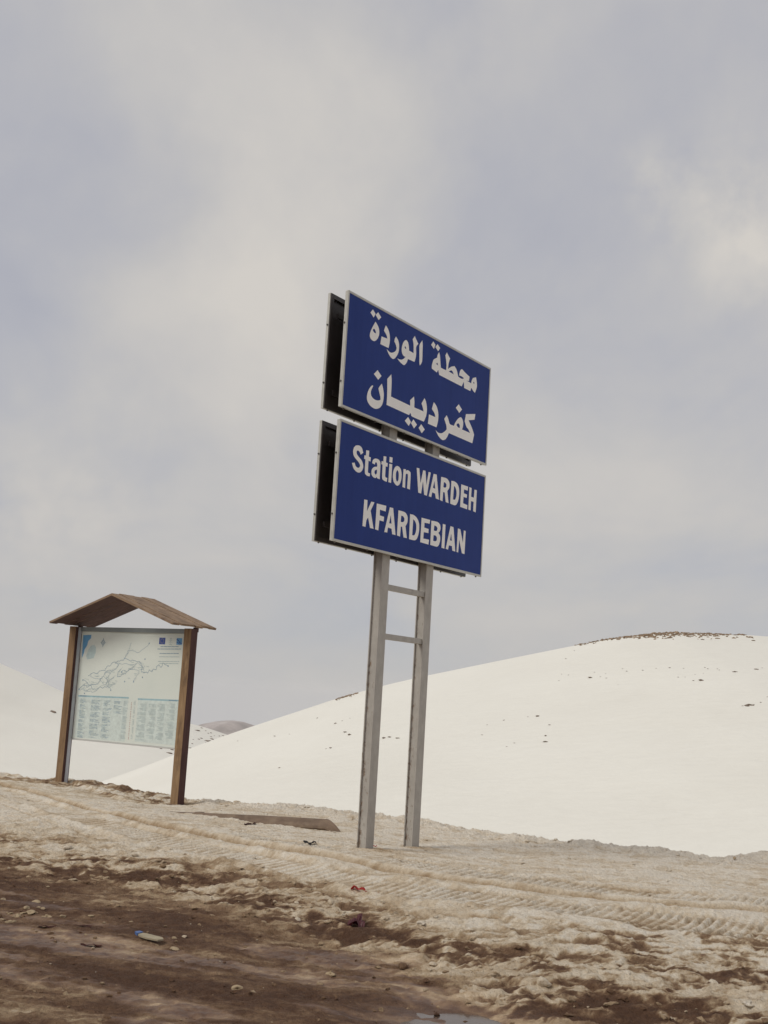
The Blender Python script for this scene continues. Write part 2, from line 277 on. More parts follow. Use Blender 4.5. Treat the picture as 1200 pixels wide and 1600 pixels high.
LUMPS = [(-0.64, 6.99, 0.036, 'round snow lump on the mud nearest the bottom edge, left of the puddle'), (-0.15, 7.46, 0.034, 'pale snow lump with a dark stone under it, upper left of the puddle'), (-1.15, 8.01, 0.042, 'snow lump just right of the pale carton'), (-1.19, 8.3, 0.025, 'smaller snow lump behind the one beside the carton'), (-1.88, 8.95, 0.03, 'single snow lump on the mud between the left heap and the carton'), (-1.75, 8.25, 0.02, 'small round snow lump below the red-brown scraps'), (-1.56, 8.78, 0.03, 'wedge-shaped snow lump on the mud above the carton'), (-2.44, 9.96, 0.022, 'small snow lump high on the dark mud at the left'), (-2.06, 8.92, 0.028, 'snow lump at the right end of the left heap'), (-2.3, 8.96, 0.04344615766198036, ''), (-2.36, 9.31, 0.04290277490996626, ''), (-2.61, 9.35, 0.03552231293469695, ''), (-2.18, 8.87, 0.021056561045634897, ''), (-2.34, 8.92, 0.03349641207405872, ''), (-2.41, 8.65, 0.023851704612523898, ''), (-2.32, 8.63, 0.02230931373366703, ''), (-2.29, 9.13, 0.021746720296770383, ''), (-2.29, 8.93, 0.041527928107555616, ''), (-2.42, 8.89, 0.02381799156906777, ''), (-2.16, 8.87, 0.04395990570165226, ''), (-2.35, 9.05, 0.03630142288576599, ''), (-2.34, 8.63, 0.044097236432564274, ''), (-2.24, 9.08, 0.026067300242054427, ''), (-2.36, 8.86, 0.019758772261143257, ''), (-2.36, 8.82, 0.034283969930006666, '')]

# ------------------------------------------------------------------ helpers
def tag(o, label=None, cat=None, group=None, kind=None):
    if label:
        o['label'] = label
    if cat:
        o['category'] = cat
    if group:
        o['group'] = group
    if kind:
        o['kind'] = kind
    return o


def link(name, mesh, mats, parent=None, loc=None, rz=None):
    o = bpy.data.objects.new(name, mesh)
    COL.objects.link(o)
    if mesh is not None:
        for m in (mats if isinstance(mats, (list, tuple)) else [mats]):
            if len(mesh.materials) < (len(mats) if isinstance(mats, (list, tuple)) else 1):
                mesh.materials.append(m)
    if parent is not None:
        o.parent = parent
    if loc is not None:
        o.location = loc
    if rz is not None:
        o.rotation_euler = (0, 0, rz)
    return o


def from_bm(name, bm, mats, parent=None, loc=None, rz=None, smooth=False):
    me = bpy.data.meshes.new(name)
    bm.normal_update()
    bm.to_mesh(me)
    bm.free()
    if smooth:
        for p in me.polygons:
            p.use_smooth = True
    return link(name, me, mats, parent, loc, rz)


def add_box(bm, x0, x1, y0, y1, z0, z1, mat=0, bevel=0.0):
    vs = [bm.verts.new(c) for c in ((x0, y0, z0), (x1, y0, z0), (x1, y1, z0), (x0, y1, z0),
                                    (x0, y0, z1), (x1, y0, z1), (x1, y1, z1), (x0, y1, z1))]
    fs = []
    for idx in ((0, 3, 2, 1), (4, 5, 6, 7), (0, 1, 5, 4), (1, 2, 6, 5), (2, 3, 7, 6), (3, 0, 4, 7)):
        f = bm.faces.new([vs[i] for i in idx])
        f.material_index = mat
        fs.append(f)
    if bevel > 0:
        es = list({e for f in fs for e in f.edges})
        bmesh.ops.bevel(bm, geom=es, offset=bevel, segments=2, affect='EDGES', profile=0.6)
    return fs


def box(name, dims, mats, parent, bevel=0.0):
    bm = bmesh.new()
    add_box(bm, *dims, bevel=bevel)
    return from_bm(name, bm, mats, parent)


def prism(bm, pts, axis_from, axis_to, fn, mat=0):
    """closed outline pts swept from axis_from to axis_to; fn(p, a) -> xyz"""
    a = [bm.verts.new(fn(p, axis_from)) for p in pts]
    b = [bm.verts.new(fn(p, axis_to)) for p in pts]
    n = len(pts)
    for i in range(n):
        f = bm.faces.new((a[i], a[(i + 1) % n], b[(i + 1) % n], b[i]))
        f.material_index = mat
    for loop in (a[::-1], b):
        f = bm.faces.new(loop)
        f.material_index = mat


def outline_mesh(name, outlines, to3, mats, parent, flip=False):
    """filled flat print from outlines (holes allowed), through a filled 2D curve"""
    cu = bpy.data.curves.new(name, 'CURVE')
    cu.dimensions = '2D'
    cu.fill_mode = 'FRONT'
    for pts in outlines:
        sp = cu.splines.new('POLY')
        sp.points.add(len(pts) - 1)
        for p, (x, y) in zip(sp.points, pts):
            p.co = (x, y, 0, 1)
        sp.use_cyclic_u = True
    tmp = bpy.data.objects.new('tmp', cu)
    COL.objects.link(tmp)
    bpy.context.view_layer.update()
    dg = bpy.context.evaluated_depsgraph_get()
    me = bpy.data.meshes.new_from_object(tmp.evaluated_get(dg))
    bpy.data.objects.remove(tmp)
    bpy.data.curves.remove(cu)
    me.materials.clear()
    me.name = name
    for v in me.vertices:
        v.co = to3(v.co.x, v.co.y)
    return link(name, me, mats, parent)


def mm(s):
    return [tuple(float(v) / 1000.0 for v in t.split(',')) for t in s.split()]


# ---- materials
def new_mat(name):
    m = bpy.data.materials.new(name)
    m.use_nodes = True
    nt = m.node_tree
    return m, nt, nt.nodes['Principled BSDF']


class NB:
    def __init__(self, nt):
        self.nt = nt

    def node(self, kind, **kw):
        n = self.nt.nodes.new(kind)
        for k, v in kw.items():
            setattr(n, k, v)
        return n

    def put(self, sock, v):
        if isinstance(v, (int, float)):
            sock.default_value = v
        elif isinstance(v, (tuple, list)):
            sock.default_value = (*v, 1) if len(v) == 3 and sock.type == 'RGBA' else v
        else:
            self.nt.links.new(v, sock)

    def math(self, op, a, b=None, clamp=False):
        n = self.node('ShaderNodeMath', operation=op, use_clamp=clamp)
        self.put(n.inputs[0], a)
        if b is not None:
            self.put(n.inputs[1], b)
        return n.outputs[0]

    def noise(self, vec, scale, detail=5, rough=0.55, dist=0.0):
        n = self.node('ShaderNodeTexNoise')
        if vec is not None:
            self.put(n.inputs['Vector'], vec)
        n.inputs['Scale'].default_value = scale
        n.inputs['Detail'].default_value = detail
        n.inputs['Roughness'].default_value = rough
        n.inputs['Distortion'].default_value = dist
        return n.outputs[0]

    def mapping(self, vec, scale=(1, 1, 1), rot=(0, 0, 0)):
        n = self.node('ShaderNodeMapping')
        self.put(n.inputs[0], vec)
        n.inputs['Scale'].default_value = scale
        n.inputs['Rotation'].default_value = rot
        return n.outputs[0]

    def obj(self):
        return self.node('ShaderNodeTexCoord').outputs['Object']

    def pos(self):
        return self.node('ShaderNodeNewGeometry').outputs['Position']

    def attr(self, name):
        return self.node('ShaderNodeAttribute', attribute_name=name).outputs['Fac']

    def ramp(self, fac, stops):
        n = self.node('ShaderNodeValToRGB')
        cr = n.color_ramp
        while len(cr.elements) < len(stops):
            cr.elements.new(0.5)
        for e, (p, c) in zip(cr.elements, stops):
            e.position = p
            e.color = (*c, 1) if isinstance(c, (tuple, list)) else (c, c, c, 1)
        self.put(n.inputs[0], fac)
        return n.outputs[0]

    def mix(self, fac, a, b):
        n = self.node('ShaderNodeMix', data_type='RGBA')
        self.put(n.inputs[0], fac)
        self.put(n.inputs[6], a)
        self.put(n.inputs[7], b)
        return n.outputs[2]

    def bump(self, height, strength, dist):
        n = self.node('ShaderNodeBump')
        n.inputs['Strength'].default_value = strength
        n.inputs['Distance'].default_value = dist
        self.put(n.inputs['Height'], height)
        return n.outputs[0]


def plain(name, col, rough=0.6, metal=0.0, var=0.15, scale=20.0, bump=0.0):
    m, nt, b = new_mat(name)
    g = NB(nt)
    n = g.noise(g.obj(), scale, 6, 0.6)
    c = g.ramp(n, [(0.25, tuple(v * (1 - var) for v in col)), (0.75, tuple(min(1, v * (1 + var)) for v in col))])
    g.put(b.inputs['Base Color'], c)
    b.inputs['Roughness'].default_value = rough
    b.inputs['Metallic'].default_value = metal
    if bump:
        g.put(b.inputs['Normal'], g.bump(n, 0.6, bump))
    return m


def wood(name, light, dark, stain, scale=(26, 26, 1.6)):
    m, nt, b = new_mat(name)
    g = NB(nt)
    v = g.mapping(g.obj(), scale)
    grain = g.noise(v, 1.0, 8, 0.65, 0.4)
    blot = g.noise(g.mapping(g.obj(), (7, 7, 2.2)), 1.0, 5, 0.6)
    c = g.ramp(grain, [(0.30, dark), (0.66, light)])
    c = g.mix(g.ramp(blot, [(0.52, 0.0), (0.68, 0.75)]), c, stain)
    tone = g.node('ShaderNodeObjectInfo').outputs['Random']
    c = g.mix(g.math('MULTIPLY', tone, 0.45), c, tuple(0.6 * v + 0.4 * w_ for v, w_ in zip(dark, stain)))
    g.put(b.inputs['Base Color'], c)
    b.inputs['Roughness'].default_value = 0.85
    g.put(b.inputs['Normal'], g.bump(grain, 0.5, 0.004))
    return m


# ------------------------------------------------------------------ numpy noise
def _hash(ix, iy, seed):
    h = (ix.astype(np.int64) * 374761393 + iy.astype(np.int64) * 668265263 + seed * 974634749) & 0xFFFFFFFF
    h = ((h ^ (h >> 13)) * 1274126177) & 0xFFFFFFFF
    return ((h ^ (h >> 16)) & 0xFFFF).astype(np.float32) / 65535.0


def vnoise(x, y, seed):
    ix, iy = np.floor(x), np.floor(y)
    fx, fy = (x - ix).astype(np.float32), (y - iy).astype(np.float32)
    fx = fx * fx * fx * (fx * (fx * 6 - 15) + 10)
    fy = fy * fy * fy * (fy * (fy * 6 - 15) + 10)
    a, b = _hash(ix, iy, seed), _hash(ix + 1, iy, seed)
    c, d = _hash(ix, iy + 1, seed), _hash(ix + 1, iy + 1, seed)
    return a + (b - a) * fx + (c - a) * fy + (a - b - c + d) * fx * fy


def fbm(x, y, octv, seed, gain=0.5):
    s, a, t = 0.0, 1.0, 0.0
    for i in range(octv):
        ca, sa = math.cos(0.6 * i + 0.3), math.sin(0.6 * i + 0.3)
        s = s + a * vnoise((x * ca - y * sa) * 2.03 ** i + 17.3 * i, (x * sa + y * ca) * 2.03 ** i - 9.1 * i, seed + i)
        t += a
        a *= gain
    return s / t


def billow(x, y, octv, seed, gain=0.5):
    s, a, t = 0.0, 1.0, 0.0
    for i in range(octv):
        ca, sa = math.cos(0.7 * i + 0.2), math.sin(0.7 * i + 0.2)
        n = vnoise((x * ca - y * sa) * 2.1 ** i + 5.3 * i, (x * sa + y * ca) * 2.1 ** i - 3.7 * i, seed + i)
        s = s + a * np.abs(2 * n - 1)
        t += a
        a *= gain
    return s / t


def ss(a, b, x):
    t = np.clip((x - a) / (b - a), 0, 1)
    return t * t * (3 - 2 * t)


# ------------------------------------------------------------------ ground of the roadside
def line(tab):
    xs, ys = [t[0] for t in tab], [t[1] for t in tab]
    return lambda X: np.interp(X, xs, ys)


RUT = line([(-30, 45), (-9, 22.2), (-4.9, 16.9), (-3.1, 14.35), (-2.13, 13.18), (-1.37, 12.39), (-0.7, 11.69), (0.18, 10.83), (1.08, 10.24), (1.78, 9.87), (2.59, 9.64), (3.05, 9.57), (5, 9.4), (30, 9)])
MUD = line([(-30, 35), (-8, 15), (-3.1, 10.95), (-2.16, 10.4), (-1.3, 9.85), (-0.5, 9.0), (0.17, 8.25), (0.54, 7.6), (1.04, 7.05), (1.5, 6.75), (4, 6.0), (30, 4.5)])
CREST = line([(-30, 44), (-14, 26), (-9, 21.8), (-5.5, 19.0), (-4.4, 18.4), (-2.8, 17.3), (-1.9, 16.9), (-1.2, 16.4), (-0.1, 16.1), (0.7, 15.3), (1.3, 14.4), (2, 14.0), (3, 13.55), (3.6, 13.2), (4.5, 14.0), (6, 13.2), (14, 11.5), (30, 10)])
POST_Z = [(-4.36, 17.83, 0.0), (-2.46, 16.48, -0.10), (0.14, 11.88, 0.04), (0.60, 12.58, -0.05)]


def base_h(X, Y):
    q = Y - MUD(X)
    return -0.2 + 0.2 * ss(-0.6, 3.2, q) + 0.05 * (fbm(X * 0.8, Y * 0.8, 3, 3) - 0.5)


_pz = [(x, y, z - float(base_h(np.array([x]), np.array([y]))[0])) for x, y, z in POST_Z]


def ground(X, Y, fine=True):
    X = np.asarray(X, dtype=np.float64)
    Y = np.asarray(Y, dtype=np.float64)
    wob = (fbm(X * 0.9, Y * 0.9, 3, 21) - 0.5)
    v = Y - RUT(X) + 0.10 * wob
    q = Y - MUD(X) + 0.9 * (fbm(X * 1.3, Y * 1.3, 4, 31) - 0.5) + 0.7 * (fbm(X * 3.0, Y * 6.0, 4, 32) - 0.5)
    c = Y - CREST(X)
    h = base_h(X, Y)
    for px, py, dz in _pz:
        h = h + dz * np.exp(-((X - px) ** 2 + (Y - py) ** 2) / 0.8)
    # where wheels have rolled
    tread = np.exp(-((v + 0.70) / 0.31) ** 4)
    tread = tread + 0.65 * np.exp(-((v - 0.46) / 0.24) ** 4) * ss(-1.5, 0.0, X)
    rut = np.exp(-((v + 0.02) / 0.16) ** 4)
    tread2 = np.exp(-((v - 0.44) / 0.22) ** 4) * ss(0.36, 0.5, fbm(X * 0.5 + 4, Y * 0.5, 2, 71))
    tread2 = tread2 + 0.7 * np.exp(-((v - 1.18) / 0.20) ** 4) * ss(0.45, 0.6, fbm(X * 0.5 + 8, Y * 0.5, 2, 72))
    old = np.exp(-((v - 1.75) / 0.22) ** 4) * (1 - ss(-3.4, -2.2, X))
    flat = np.clip(1.3 * tread + 0.8 * rut + 0.5 * tread2 + 0.7 * old, 0, 1)
    slush = ss(-0.8, 0.2, q) * (1 - ss(1.5, 2.6, q))
    shoulder = ss(1.4, 2.8, q)
    mud = 1 - ss(-0.75, 0.45, q)
    crest = np.exp(-((c + 0.25) / 0.55) ** 2)
    amp = (0.009 * mud + 0.031 * slush + 0.015 * shoulder) * (1 - 0.96 * flat) + 0.045 * crest
    big = 1 - billow(X * 2.1 + 0.6 * wob, Y * 2.1, 3, 41, 0.55)
    lum = 1 - billow(X * 5.2, Y * 5.2, 3, 51, 0.6)
    wx = X + 0.35 * (fbm(X * 2.4 + 9, Y * 2.4, 3, 43) - 0.5)
    wy = Y + 0.35 * (fbm(X * 2.4, Y * 2.4 + 5, 3, 44) - 0.5)
    chop = fbm(wx * 4.4, wy * 6.6, 6, 45, 0.68)
    h = h + amp * (2.6 * (chop - 0.5) + 0.35 * (big - 0.62) + 0.30 * (lum - 0.62))
    if fine:
        h = h + (0.015 * slush + 0.009 * shoulder + 0.011 * mud) * (1 - 0.85 * flat) * (fbm(X * 19, Y * 19, 2, 61) - 0.5) * 2
    # streaks pushed along the road
    yh = Y + 0.30 * X
    st = fbm(X * 0.8, yh * 4.5, 5, 81)
    h = h + (0.035 * slush + 0.020 * mud) * (st - 0.5)
    # ruts, their raised lips and the tread blocks
    brk = ss(0.30, 0.50, fbm(X * 1.7, Y * 1.7, 3, 91))
    h = h - 0.022 * tread - 0.055 * np.exp(-((v + 0.05) / 0.045) ** 2) + 0.036 * np.exp(-((v - 0.07) / 0.06) ** 2) * (0.5 + 0.5 * brk)
    h = h + 0.026 * np.exp(-((v + 0.30) / 0.06) ** 2) * brk + 0.028 * np.exp(-((v + 1.10) / 0.07) ** 2) * (0.3 + 0.7 * brk)
    h = h - 0.02 * old + 0.02 * np.exp(-((v - 2.05) / 0.07) ** 2) * (1 - ss(-3.4, -2.2, X))
    al = X * 1.12
    ph = np.sin(2 * np.pi * (al - 0.55 * (v + 0.72)) / 0.078 + 2.2 * (fbm(X * 1.1, Y * 1.1, 2, 97) - 0.5))
    h = h + (0.011 + 0.008 * ss(0.3, 1.2, X)) * tread * np.clip(ph * 2.2, -1, 1) * (0.15 + 0.85 * ss(0.34, 0.60, fbm(X * 3.1, Y * 3.1, 3, 99)))
    ph2 = np.sin(2 * np.pi * (al + 0.3 * v) / 0.10) * np.sin(2 * np.pi * v / 0.13)
    h = h - 0.026 * tread2 * np.clip(ph2 * 2, 0, 1) * brk
    lines = sum(w_ * np.exp(-((v - v_) / 0.035) ** 2) for v_, w_ in ((-1.42, 0.7), (-0.42, 0.6), (0.24, 0.6), (0.66, 0.7), (0.98, 0.5), (1.35, 0.4))) * brk
    h = h - 0.022 * lines
    for px, py, dz in _pz:                                     # snow banked up round the posts
        rr2 = (X - px) ** 2 + (Y - py) ** 2
        h = h + 0.022 * np.exp(-rr2 / 0.03) * (fbm(X * 8, Y * 8, 3, 95) - 0.2)
    # a shallow puddle in the mud
    pud = np.exp(-(((X - 0.50) / 0.44) ** 2 + ((Y - 6.70) / 0.36) ** 2) ** 1.5)
    h = h * (1 - pud) + pud * (-0.285 + 0.06 * fbm(X * 5, Y * 5, 4, 101))
    # the slope falling away behind the shoulder
    h = h - 17.0 * ss(0.0, 24.0, c + 1.2 * np.maximum(c, 0) ) - 0.25 * ss(-0.1, 0.9, c)
    # dirt and some painted shade on the snow (1 = mud) and standing wet
    stain = fbm(X * 1.0 + 0.5 * wob, yh * 2.4, 6, 111, 0.62)
    grit = fbm(wx * 7, wy * 11, 5, 121, 0.68)
    mixn = 0.5 * stain + 0.5 * grit
    side = ss(0.2, 2.0, X) * (1 - ss(1.9, 2.7, q))           # the churned strip at the right
    low = np.clip(0.54 - chop, -0.15, 0.15)                    # grit gathers in the hollows
    d = 0.045 + 0.24 * (stain - 0.47) + 0.42 * (grit - 0.5) + 0.5 * low * shoulder
    churn = np.clip(slush * (1 - ss(0.3, 1.7, q)) + 0.8 * side * (1 - mud), 0, 1)
    d = d + 0.66 * churn * ss(0.40, 0.62, mixn + 0.6 * low) + 0.04 * churn + 0.20 * (1 - ss(-0.2, 2.3, q)) * (1 - mud)
    d = np.maximum(d, mud * (0.78 + 0.95 * (stain - 0.5) + 0.9 * (grit - 0.5)))
    d = d + 0.30 * np.exp(-((v + 0.03) / 0.055) ** 2) + 0.22 * lines + tread * (0.06 - 0.09 * np.clip(ph * 2, -1, 1)) + 0.12 * np.exp(-((v + 1.0) / 0.07) ** 2) * brk - 0.05 * crest  # dark line along the rut paints the shadow of its lip
    for px, py, dz in _pz:
        d = d + 0.28 * np.exp(-((X - px) ** 2 + (Y - py) ** 2) / 0.035)  # darker ring round each post foot, contact shade put into the colour
    bank = ss(-1.5, -0.5, c) * (1 - ss(0.0, 0.25, c)) * ss(-6.4, -5.0, X) * (1 - ss(-2.9, -1.9, X))
    d = d + 0.62 * bank * ss(0.36, 0.60, mixn)
    d = np.clip(d - 0.12 * ss(0.1, 1.2, c), 0, 1)
    wet = 0.75 * mud * ss(0.53, 0.64, fbm(X * 0.55 + 3, (Y + 0.42 * X) * 2.2, 5, 131, 0.6)) + 0.9 * pud
    return h, d, np.clip(wet, 0, 1)


def axis(parts):
    out_ = [parts[0][0]]
    for a, b, s0, s1 in parts:
        n = max(2, int(round((b - a) / ((s0 + s1) / 2))))
        t = np.arange(1, n + 1) / n
        r = s1 / s0
        w = (r ** t - 1) / (r - 1) if abs(r - 1) > 1e-6 else t
        out_ += list(a + (b - a) * w)
    return np.array(out_)


def grid_mesh(name, X, Y, Z, attrs, keep=None):
    ny, nx = X.shape
    me = bpy.data.meshes.new(name)
    idx = np.arange(nx * ny).reshape(ny, nx)
    quads = np.stack([idx[:-1, :-1], idx[:-1, 1:], idx[1:, 1:], idx[1:, :-1]], -1)
    quads = quads[keep] if keep is not None else quads.reshape(-1, 4)
    quads = quads.reshape(-1, 4)
    me.vertices.add(nx * ny)
    me.vertices.foreach_set('co', np.stack([X, Y, Z], -1).astype(np.float32).ravel())
    me.loops.add(len(quads) * 4)
    me.polygons.add(len(quads))
    me.polygons.foreach_set('loop_start', np.arange(0, len(quads) * 4, 4, dtype=np.int32))
    me.loops.foreach_set('vertex_index', quads.astype(np.int32).ravel())
    me.polygons.foreach_set('use_smooth', np.ones(len(quads), dtype=bool))
    me.update(calc_edges=True)
    for k, a in attrs.items():
        at = me.attributes.new(k, 'FLOAT', 'POINT')
        at.data.foreach_set('value', np.asarray(a, dtype=np.float32).ravel())
    return me


# material of the roadside: snow, dirty snow, mud
m_ground, nt, b = new_mat('dirty_snow_and_mud')
g = NB(nt)
P = g.pos()
fn = g.noise(P, 30, 9, 0.72, 0.3)
fn2 = g.noise(P, 9, 6, 0.6, 0.5)
gr = g.noise(P, 120, 3, 0.6)
vo = g.node('ShaderNodeTexVoronoi')
vo.inputs['Scale'].default_value = 34.0
g.put(vo.inputs['Vector'], P)
crumb = vo.outputs['Distance']
speck = g.ramp(g.noise(P, 150, 2, 0.5), [(0.62, 0.0), (0.72, 0.22)])
dd = g.attr('dirt_and_shade')
dv = g.math('ADD', dd, g.math('ADD', g.math('MULTIPLY', g.math('SUBTRACT', fn, 0.5), 0.40), g.math('MULTIPLY', g.math('SUBTRACT', fn2, 0.5), 0.26)))
dv = g.math('ADD', dv, speck)
col = g.ramp(dv, [(0.0, (0.84, 0.76, 0.64)), (0.15, (0.71, 0.595, 0.445)), (0.36, (0.47, 0.345, 0.22)), (0.60, (0.245, 0.155, 0.092)), (0.82, (0.150, 0.084, 0.050)), (1.0, (0.105, 0.056, 0.034))])
g.put(b.inputs['Base Color'], col)
wet = g.attr('wet')
rg = g.math('SUBTRACT', g.ramp(dv, [(0.0, 0.75), (0.4, 0.9), (0.8, 0.8)]), g.math('MULTIPLY', wet, g.math('ADD', 0.15, g.math('MULTIPLY', fn2, 0.6))))
g.put(b.inputs['Roughness'], rg)
g.put(b.inputs['Specular IOR Level'], g.math('ADD', 0.15, g.math('MULTIPLY', wet, 0.35)))
hgt = g.math('ADD', g.math('MULTIPLY', fn, 1.1), g.math('SUBTRACT', g.math('MULTIPLY', gr, 0.35), g.math('MULTIPLY', crumb, 0.45)))
bn = g.node('ShaderNodeBump')
bn.inputs['Distance'].default_value = 0.03
g.put(bn.inputs['Height'], hgt)
g.put(bn.inputs['Strength'], g.math('SUBTRACT', 0.95, g.math('MULTIPLY', wet, 0.75)))
g.put(b.inputs['Normal'], bn.outputs[0])

xs = axis([(-9.0, -3.8, 0.06, 0.015), (-3.8, 3.8, 0.015, 0.015), (3.8, 9.0, 0.015, 0.06)])
ys = axis([(4.0, 5.6, 0.03, 0.014), (5.6, 12.0, 0.014, 0.016), (12.0, 23.0, 0.016, 0.04)])
GX, GY = np.meshgrid(xs, ys)
GZ, GD, GW = ground(GX, GY)
me = grid_mesh('ground', GX, GY, GZ, {'dirt_and_shade': GD, 'wet': GW})
o = link('ground', me, m_ground)
tag(o, kind='structure')
x0, x1, y0, y1 = xs[0], xs[-1], ys[0], ys[-1]
cx = np.unique(np.concatenate([np.arange(-80, x0, 0.5), [x0], np.arange(x0 + 0.75, x1 - 0.2, 0.75), [x1], np.arange(x1 + 0.5, 80, 0.5)]))
cy = np.unique(np.concatenate([np.arange(-30, y0, 0.5), [y0], np.arange(y0 + 0.75, y1 - 0.2, 0.75), [y1], np.arange(y1 + 0.5, 75, 0.5)]))
CX, CY = np.meshgrid(cx, cy)
CZ, CD, CW = ground(CX, CY, False)
mx, my = (cx[:-1] + cx[1:]) / 2, (cy[:-1] + cy[1:]) / 2
keep = ~((mx[None, :] > x0) & (mx[None, :] < x1) & (my[:, None] > y0) & (my[:, None] < y1))
o = link('surrounding_ground', grid_mesh('surrounding_ground', CX, CY, CZ, {'dirt_and_shade': CD, 'wet': CW}, keep), m_ground)
tag(o, kind='structure')


def gz(x, y):
    return float(ground(np.array([x]), np.array([y]))[0][0])


# puddle
m_water, nt, b = new_mat('muddy_water')
g = NB(nt)
b.inputs['Base Color'].default_value = (0.10, 0.07, 0.055, 1)
b.inputs['Roughness'].default_value = 0.12
g.put(b.inputs['Normal'], g.bump(g.noise(g.pos(), 9, 3), 0.06, 0.02))
bm = bmesh.new()
vs = [bm.verts.new((0.50 + 0.62 * math.cos(a) * (1 + 0.06 * math.sin(3 * a)), 6.70 + 0.5 * math.sin(a), -0.244)) for a in np.linspace(0, 2 * math.pi, 48, endpoint=False)]
bm.faces.new(vs)
tag(from_bm('puddle', bm, m_water), kind='structure')

# ------------------------------------------------------------------ snow hills
m_snow, nt, b = new_mat('hill_snow')
g = NB(nt)
P = g.pos()
s1 = g.noise(P, 0.06, 6, 0.6)
s2 = g.noise(g.mapping(P, (0.5, 1.2, 1.0), (0, 0, 0.35)), 1.3, 7, 0.6, 0.4)
g.put(b.inputs['Base Color'], g.ramp(g.math('ADD', g.math('MULTIPLY', s1, 0.6), g.math('MULTIPLY', s2, 0.4)), [(0.3, (0.775, 0.75, 0.675)), (0.7, (0.845, 0.825, 0.75))]))
b.inputs['Roughness'].default_value = 0.8
g.put(b.inputs['Normal'], g.bump(g.math('ADD', s2, g.math('MULTIPLY', s1, 2.0)), 0.35, 0.25))

RIDGE_MAIN = [(-120, -18), (-60, -15.5), (-47.4, -13.85), (-36.3, -11.49), (-30.8, -9.65), (-26.7, -7.95), (-23.2, -6.42), (-19.8, -4.82), (-16.0, -3.2), (-12.9, -1.96), (-8.0, -0.05), (-3.8, 1.62), (1.1, 3.26), (5.4, 4.51), (14.7, 6.98), (22.6, 9.03), (26.9, 10.08), (32.7, 11.07), (37.0, 11.18), (42.5, 11.35), (48.7, 11.21), (58.8, 10.29), (73.3, 7.17), (110, -4), (180, -18)]
RIDGE_LEFT = [(-280, 24), (-180, 22.5), (-130.5, 19.36), (-106.0, 14.82), (-87.6, 10.55), (-76.5, 7.06), (-69.1, 4.31), (-65.4, 3.0), (-61.8, 1.69), (-57.5, -0.05), (-50.8, -1.76), (-44.8, -2.92), (-38.8, -3.86), (-32.9, -4.55), (-29.9, -5.19), (-26.3, -6.14), (-20.9, -7.79), (-13.7, -10.26), (2.9, -13.89), (40, -21)]


def hill(ridge, ya, yr, zb):
    rx, rz = [t[0] for t in ridge], [t[1] for t in ridge]

    def h(X, Y):
        X = np.asarray(X, float)
        Y = np.asarray(Y, float)
        s = (Y - ya) / (yr - ya)
        u = np.clip(s, 0, 1)
        R = sum(np.interp(X + k, rx, rz) for k in (-1.2, -0.6, 0, 0.6, 1.2)) / 5
        z = zb + (R - zb) * (0.7 * u + 0.3 * np.sin(u * np.pi / 2))
        z = z + (fbm(X * 0.05, Y * 0.05, 3, 7) - 0.5) * 0.5 * np.sin(np.pi * u)
        e = np.clip(Y - yr, 0, None)
        return z - 0.45 * e * e / (e + 6.0)
    return h


h_main = hill(RIDGE_MAIN, 30, 140, -16)
h_left = hill(RIDGE_LEFT, 60, 230, -20)
hx, hy = np.meshgrid(np.arange(-120, 180.1, 0.8), np.arange(30, 230.1, 0.8))
tag(link('snow_hill', grid_mesh('snow_hill', hx, hy, h_main(hx, hy), {}), m_snow), kind='structure')
hx, hy = np.meshgrid(np.arange(-280, 40.1, 1.4), np.arange(60, 340.1, 1.4))
tag(link('snow_hill', grid_mesh('snow_hill', hx, hy, h_left(hx, hy), {}), m_snow), kind='structure')
# open snow country falling away behind the hills
hx, hy = np.meshgrid(np.arange(-1600, 1601, 40.0), np.arange(40, 3401, 40.0))
hz_ = -18.5 - 0.16 * np.clip(hy - 260, 0, 1700) + 25 * (fbm(hx * 0.004, hy * 0.004, 3, 9) - 0.5) * ss(250, 700, hy)
tag(link('snowfield', grid_mesh('snowfield', hx, hy, hz_, {}), m_snow), kind='structure')
# the bare far mountain
m_mtn, nt, b = new_mat('bare_mountain')
g = NB(nt)
P = g.pos()
k = g.noise(g.mapping(P, (1, 1, 2.2)), 0.022, 9, 0.62, 0.5)
g.put(b.inputs['Base Color'], g.ramp(k, [(0.36, (0.22, 0.185, 0.17)), (0.52, (0.36, 0.305, 0.285)), (0.62, (0.46, 0.41, 0.39)), (0.74, (0.62, 0.6, 0.59))]))
b.inputs['Roughness'].default_value = 0.95
mr = [(-900, -260), (-600, -150), (-402, -84), (-355, -72), (-325, -59.5), (-301, -53.5), (-273, -50.0), (-248, -50.2), (-221, -57), (-170, -73.5), (-120, -89), (100, -190), (400, -290)]
hx, hy = np.meshgrid(np.arange(-900, 401, 6.0), np.arange(2000, 2900, 8.0))
R = np.interp(hx, [t[0] for t in mr], [t[1] for t in mr])
s = np.exp(-((hy - 2400) / 230) ** 2)
hz_ = -310 + (R + 310) * s + (fbm(hx * 0.02, hy * 0.02, 5, 15) - 0.5) * (26 * (1 - s) + 5)
tag(link('mountain', grid_mesh('mountain', hx, hy, hz_, {}), m_mtn), kind='structure')


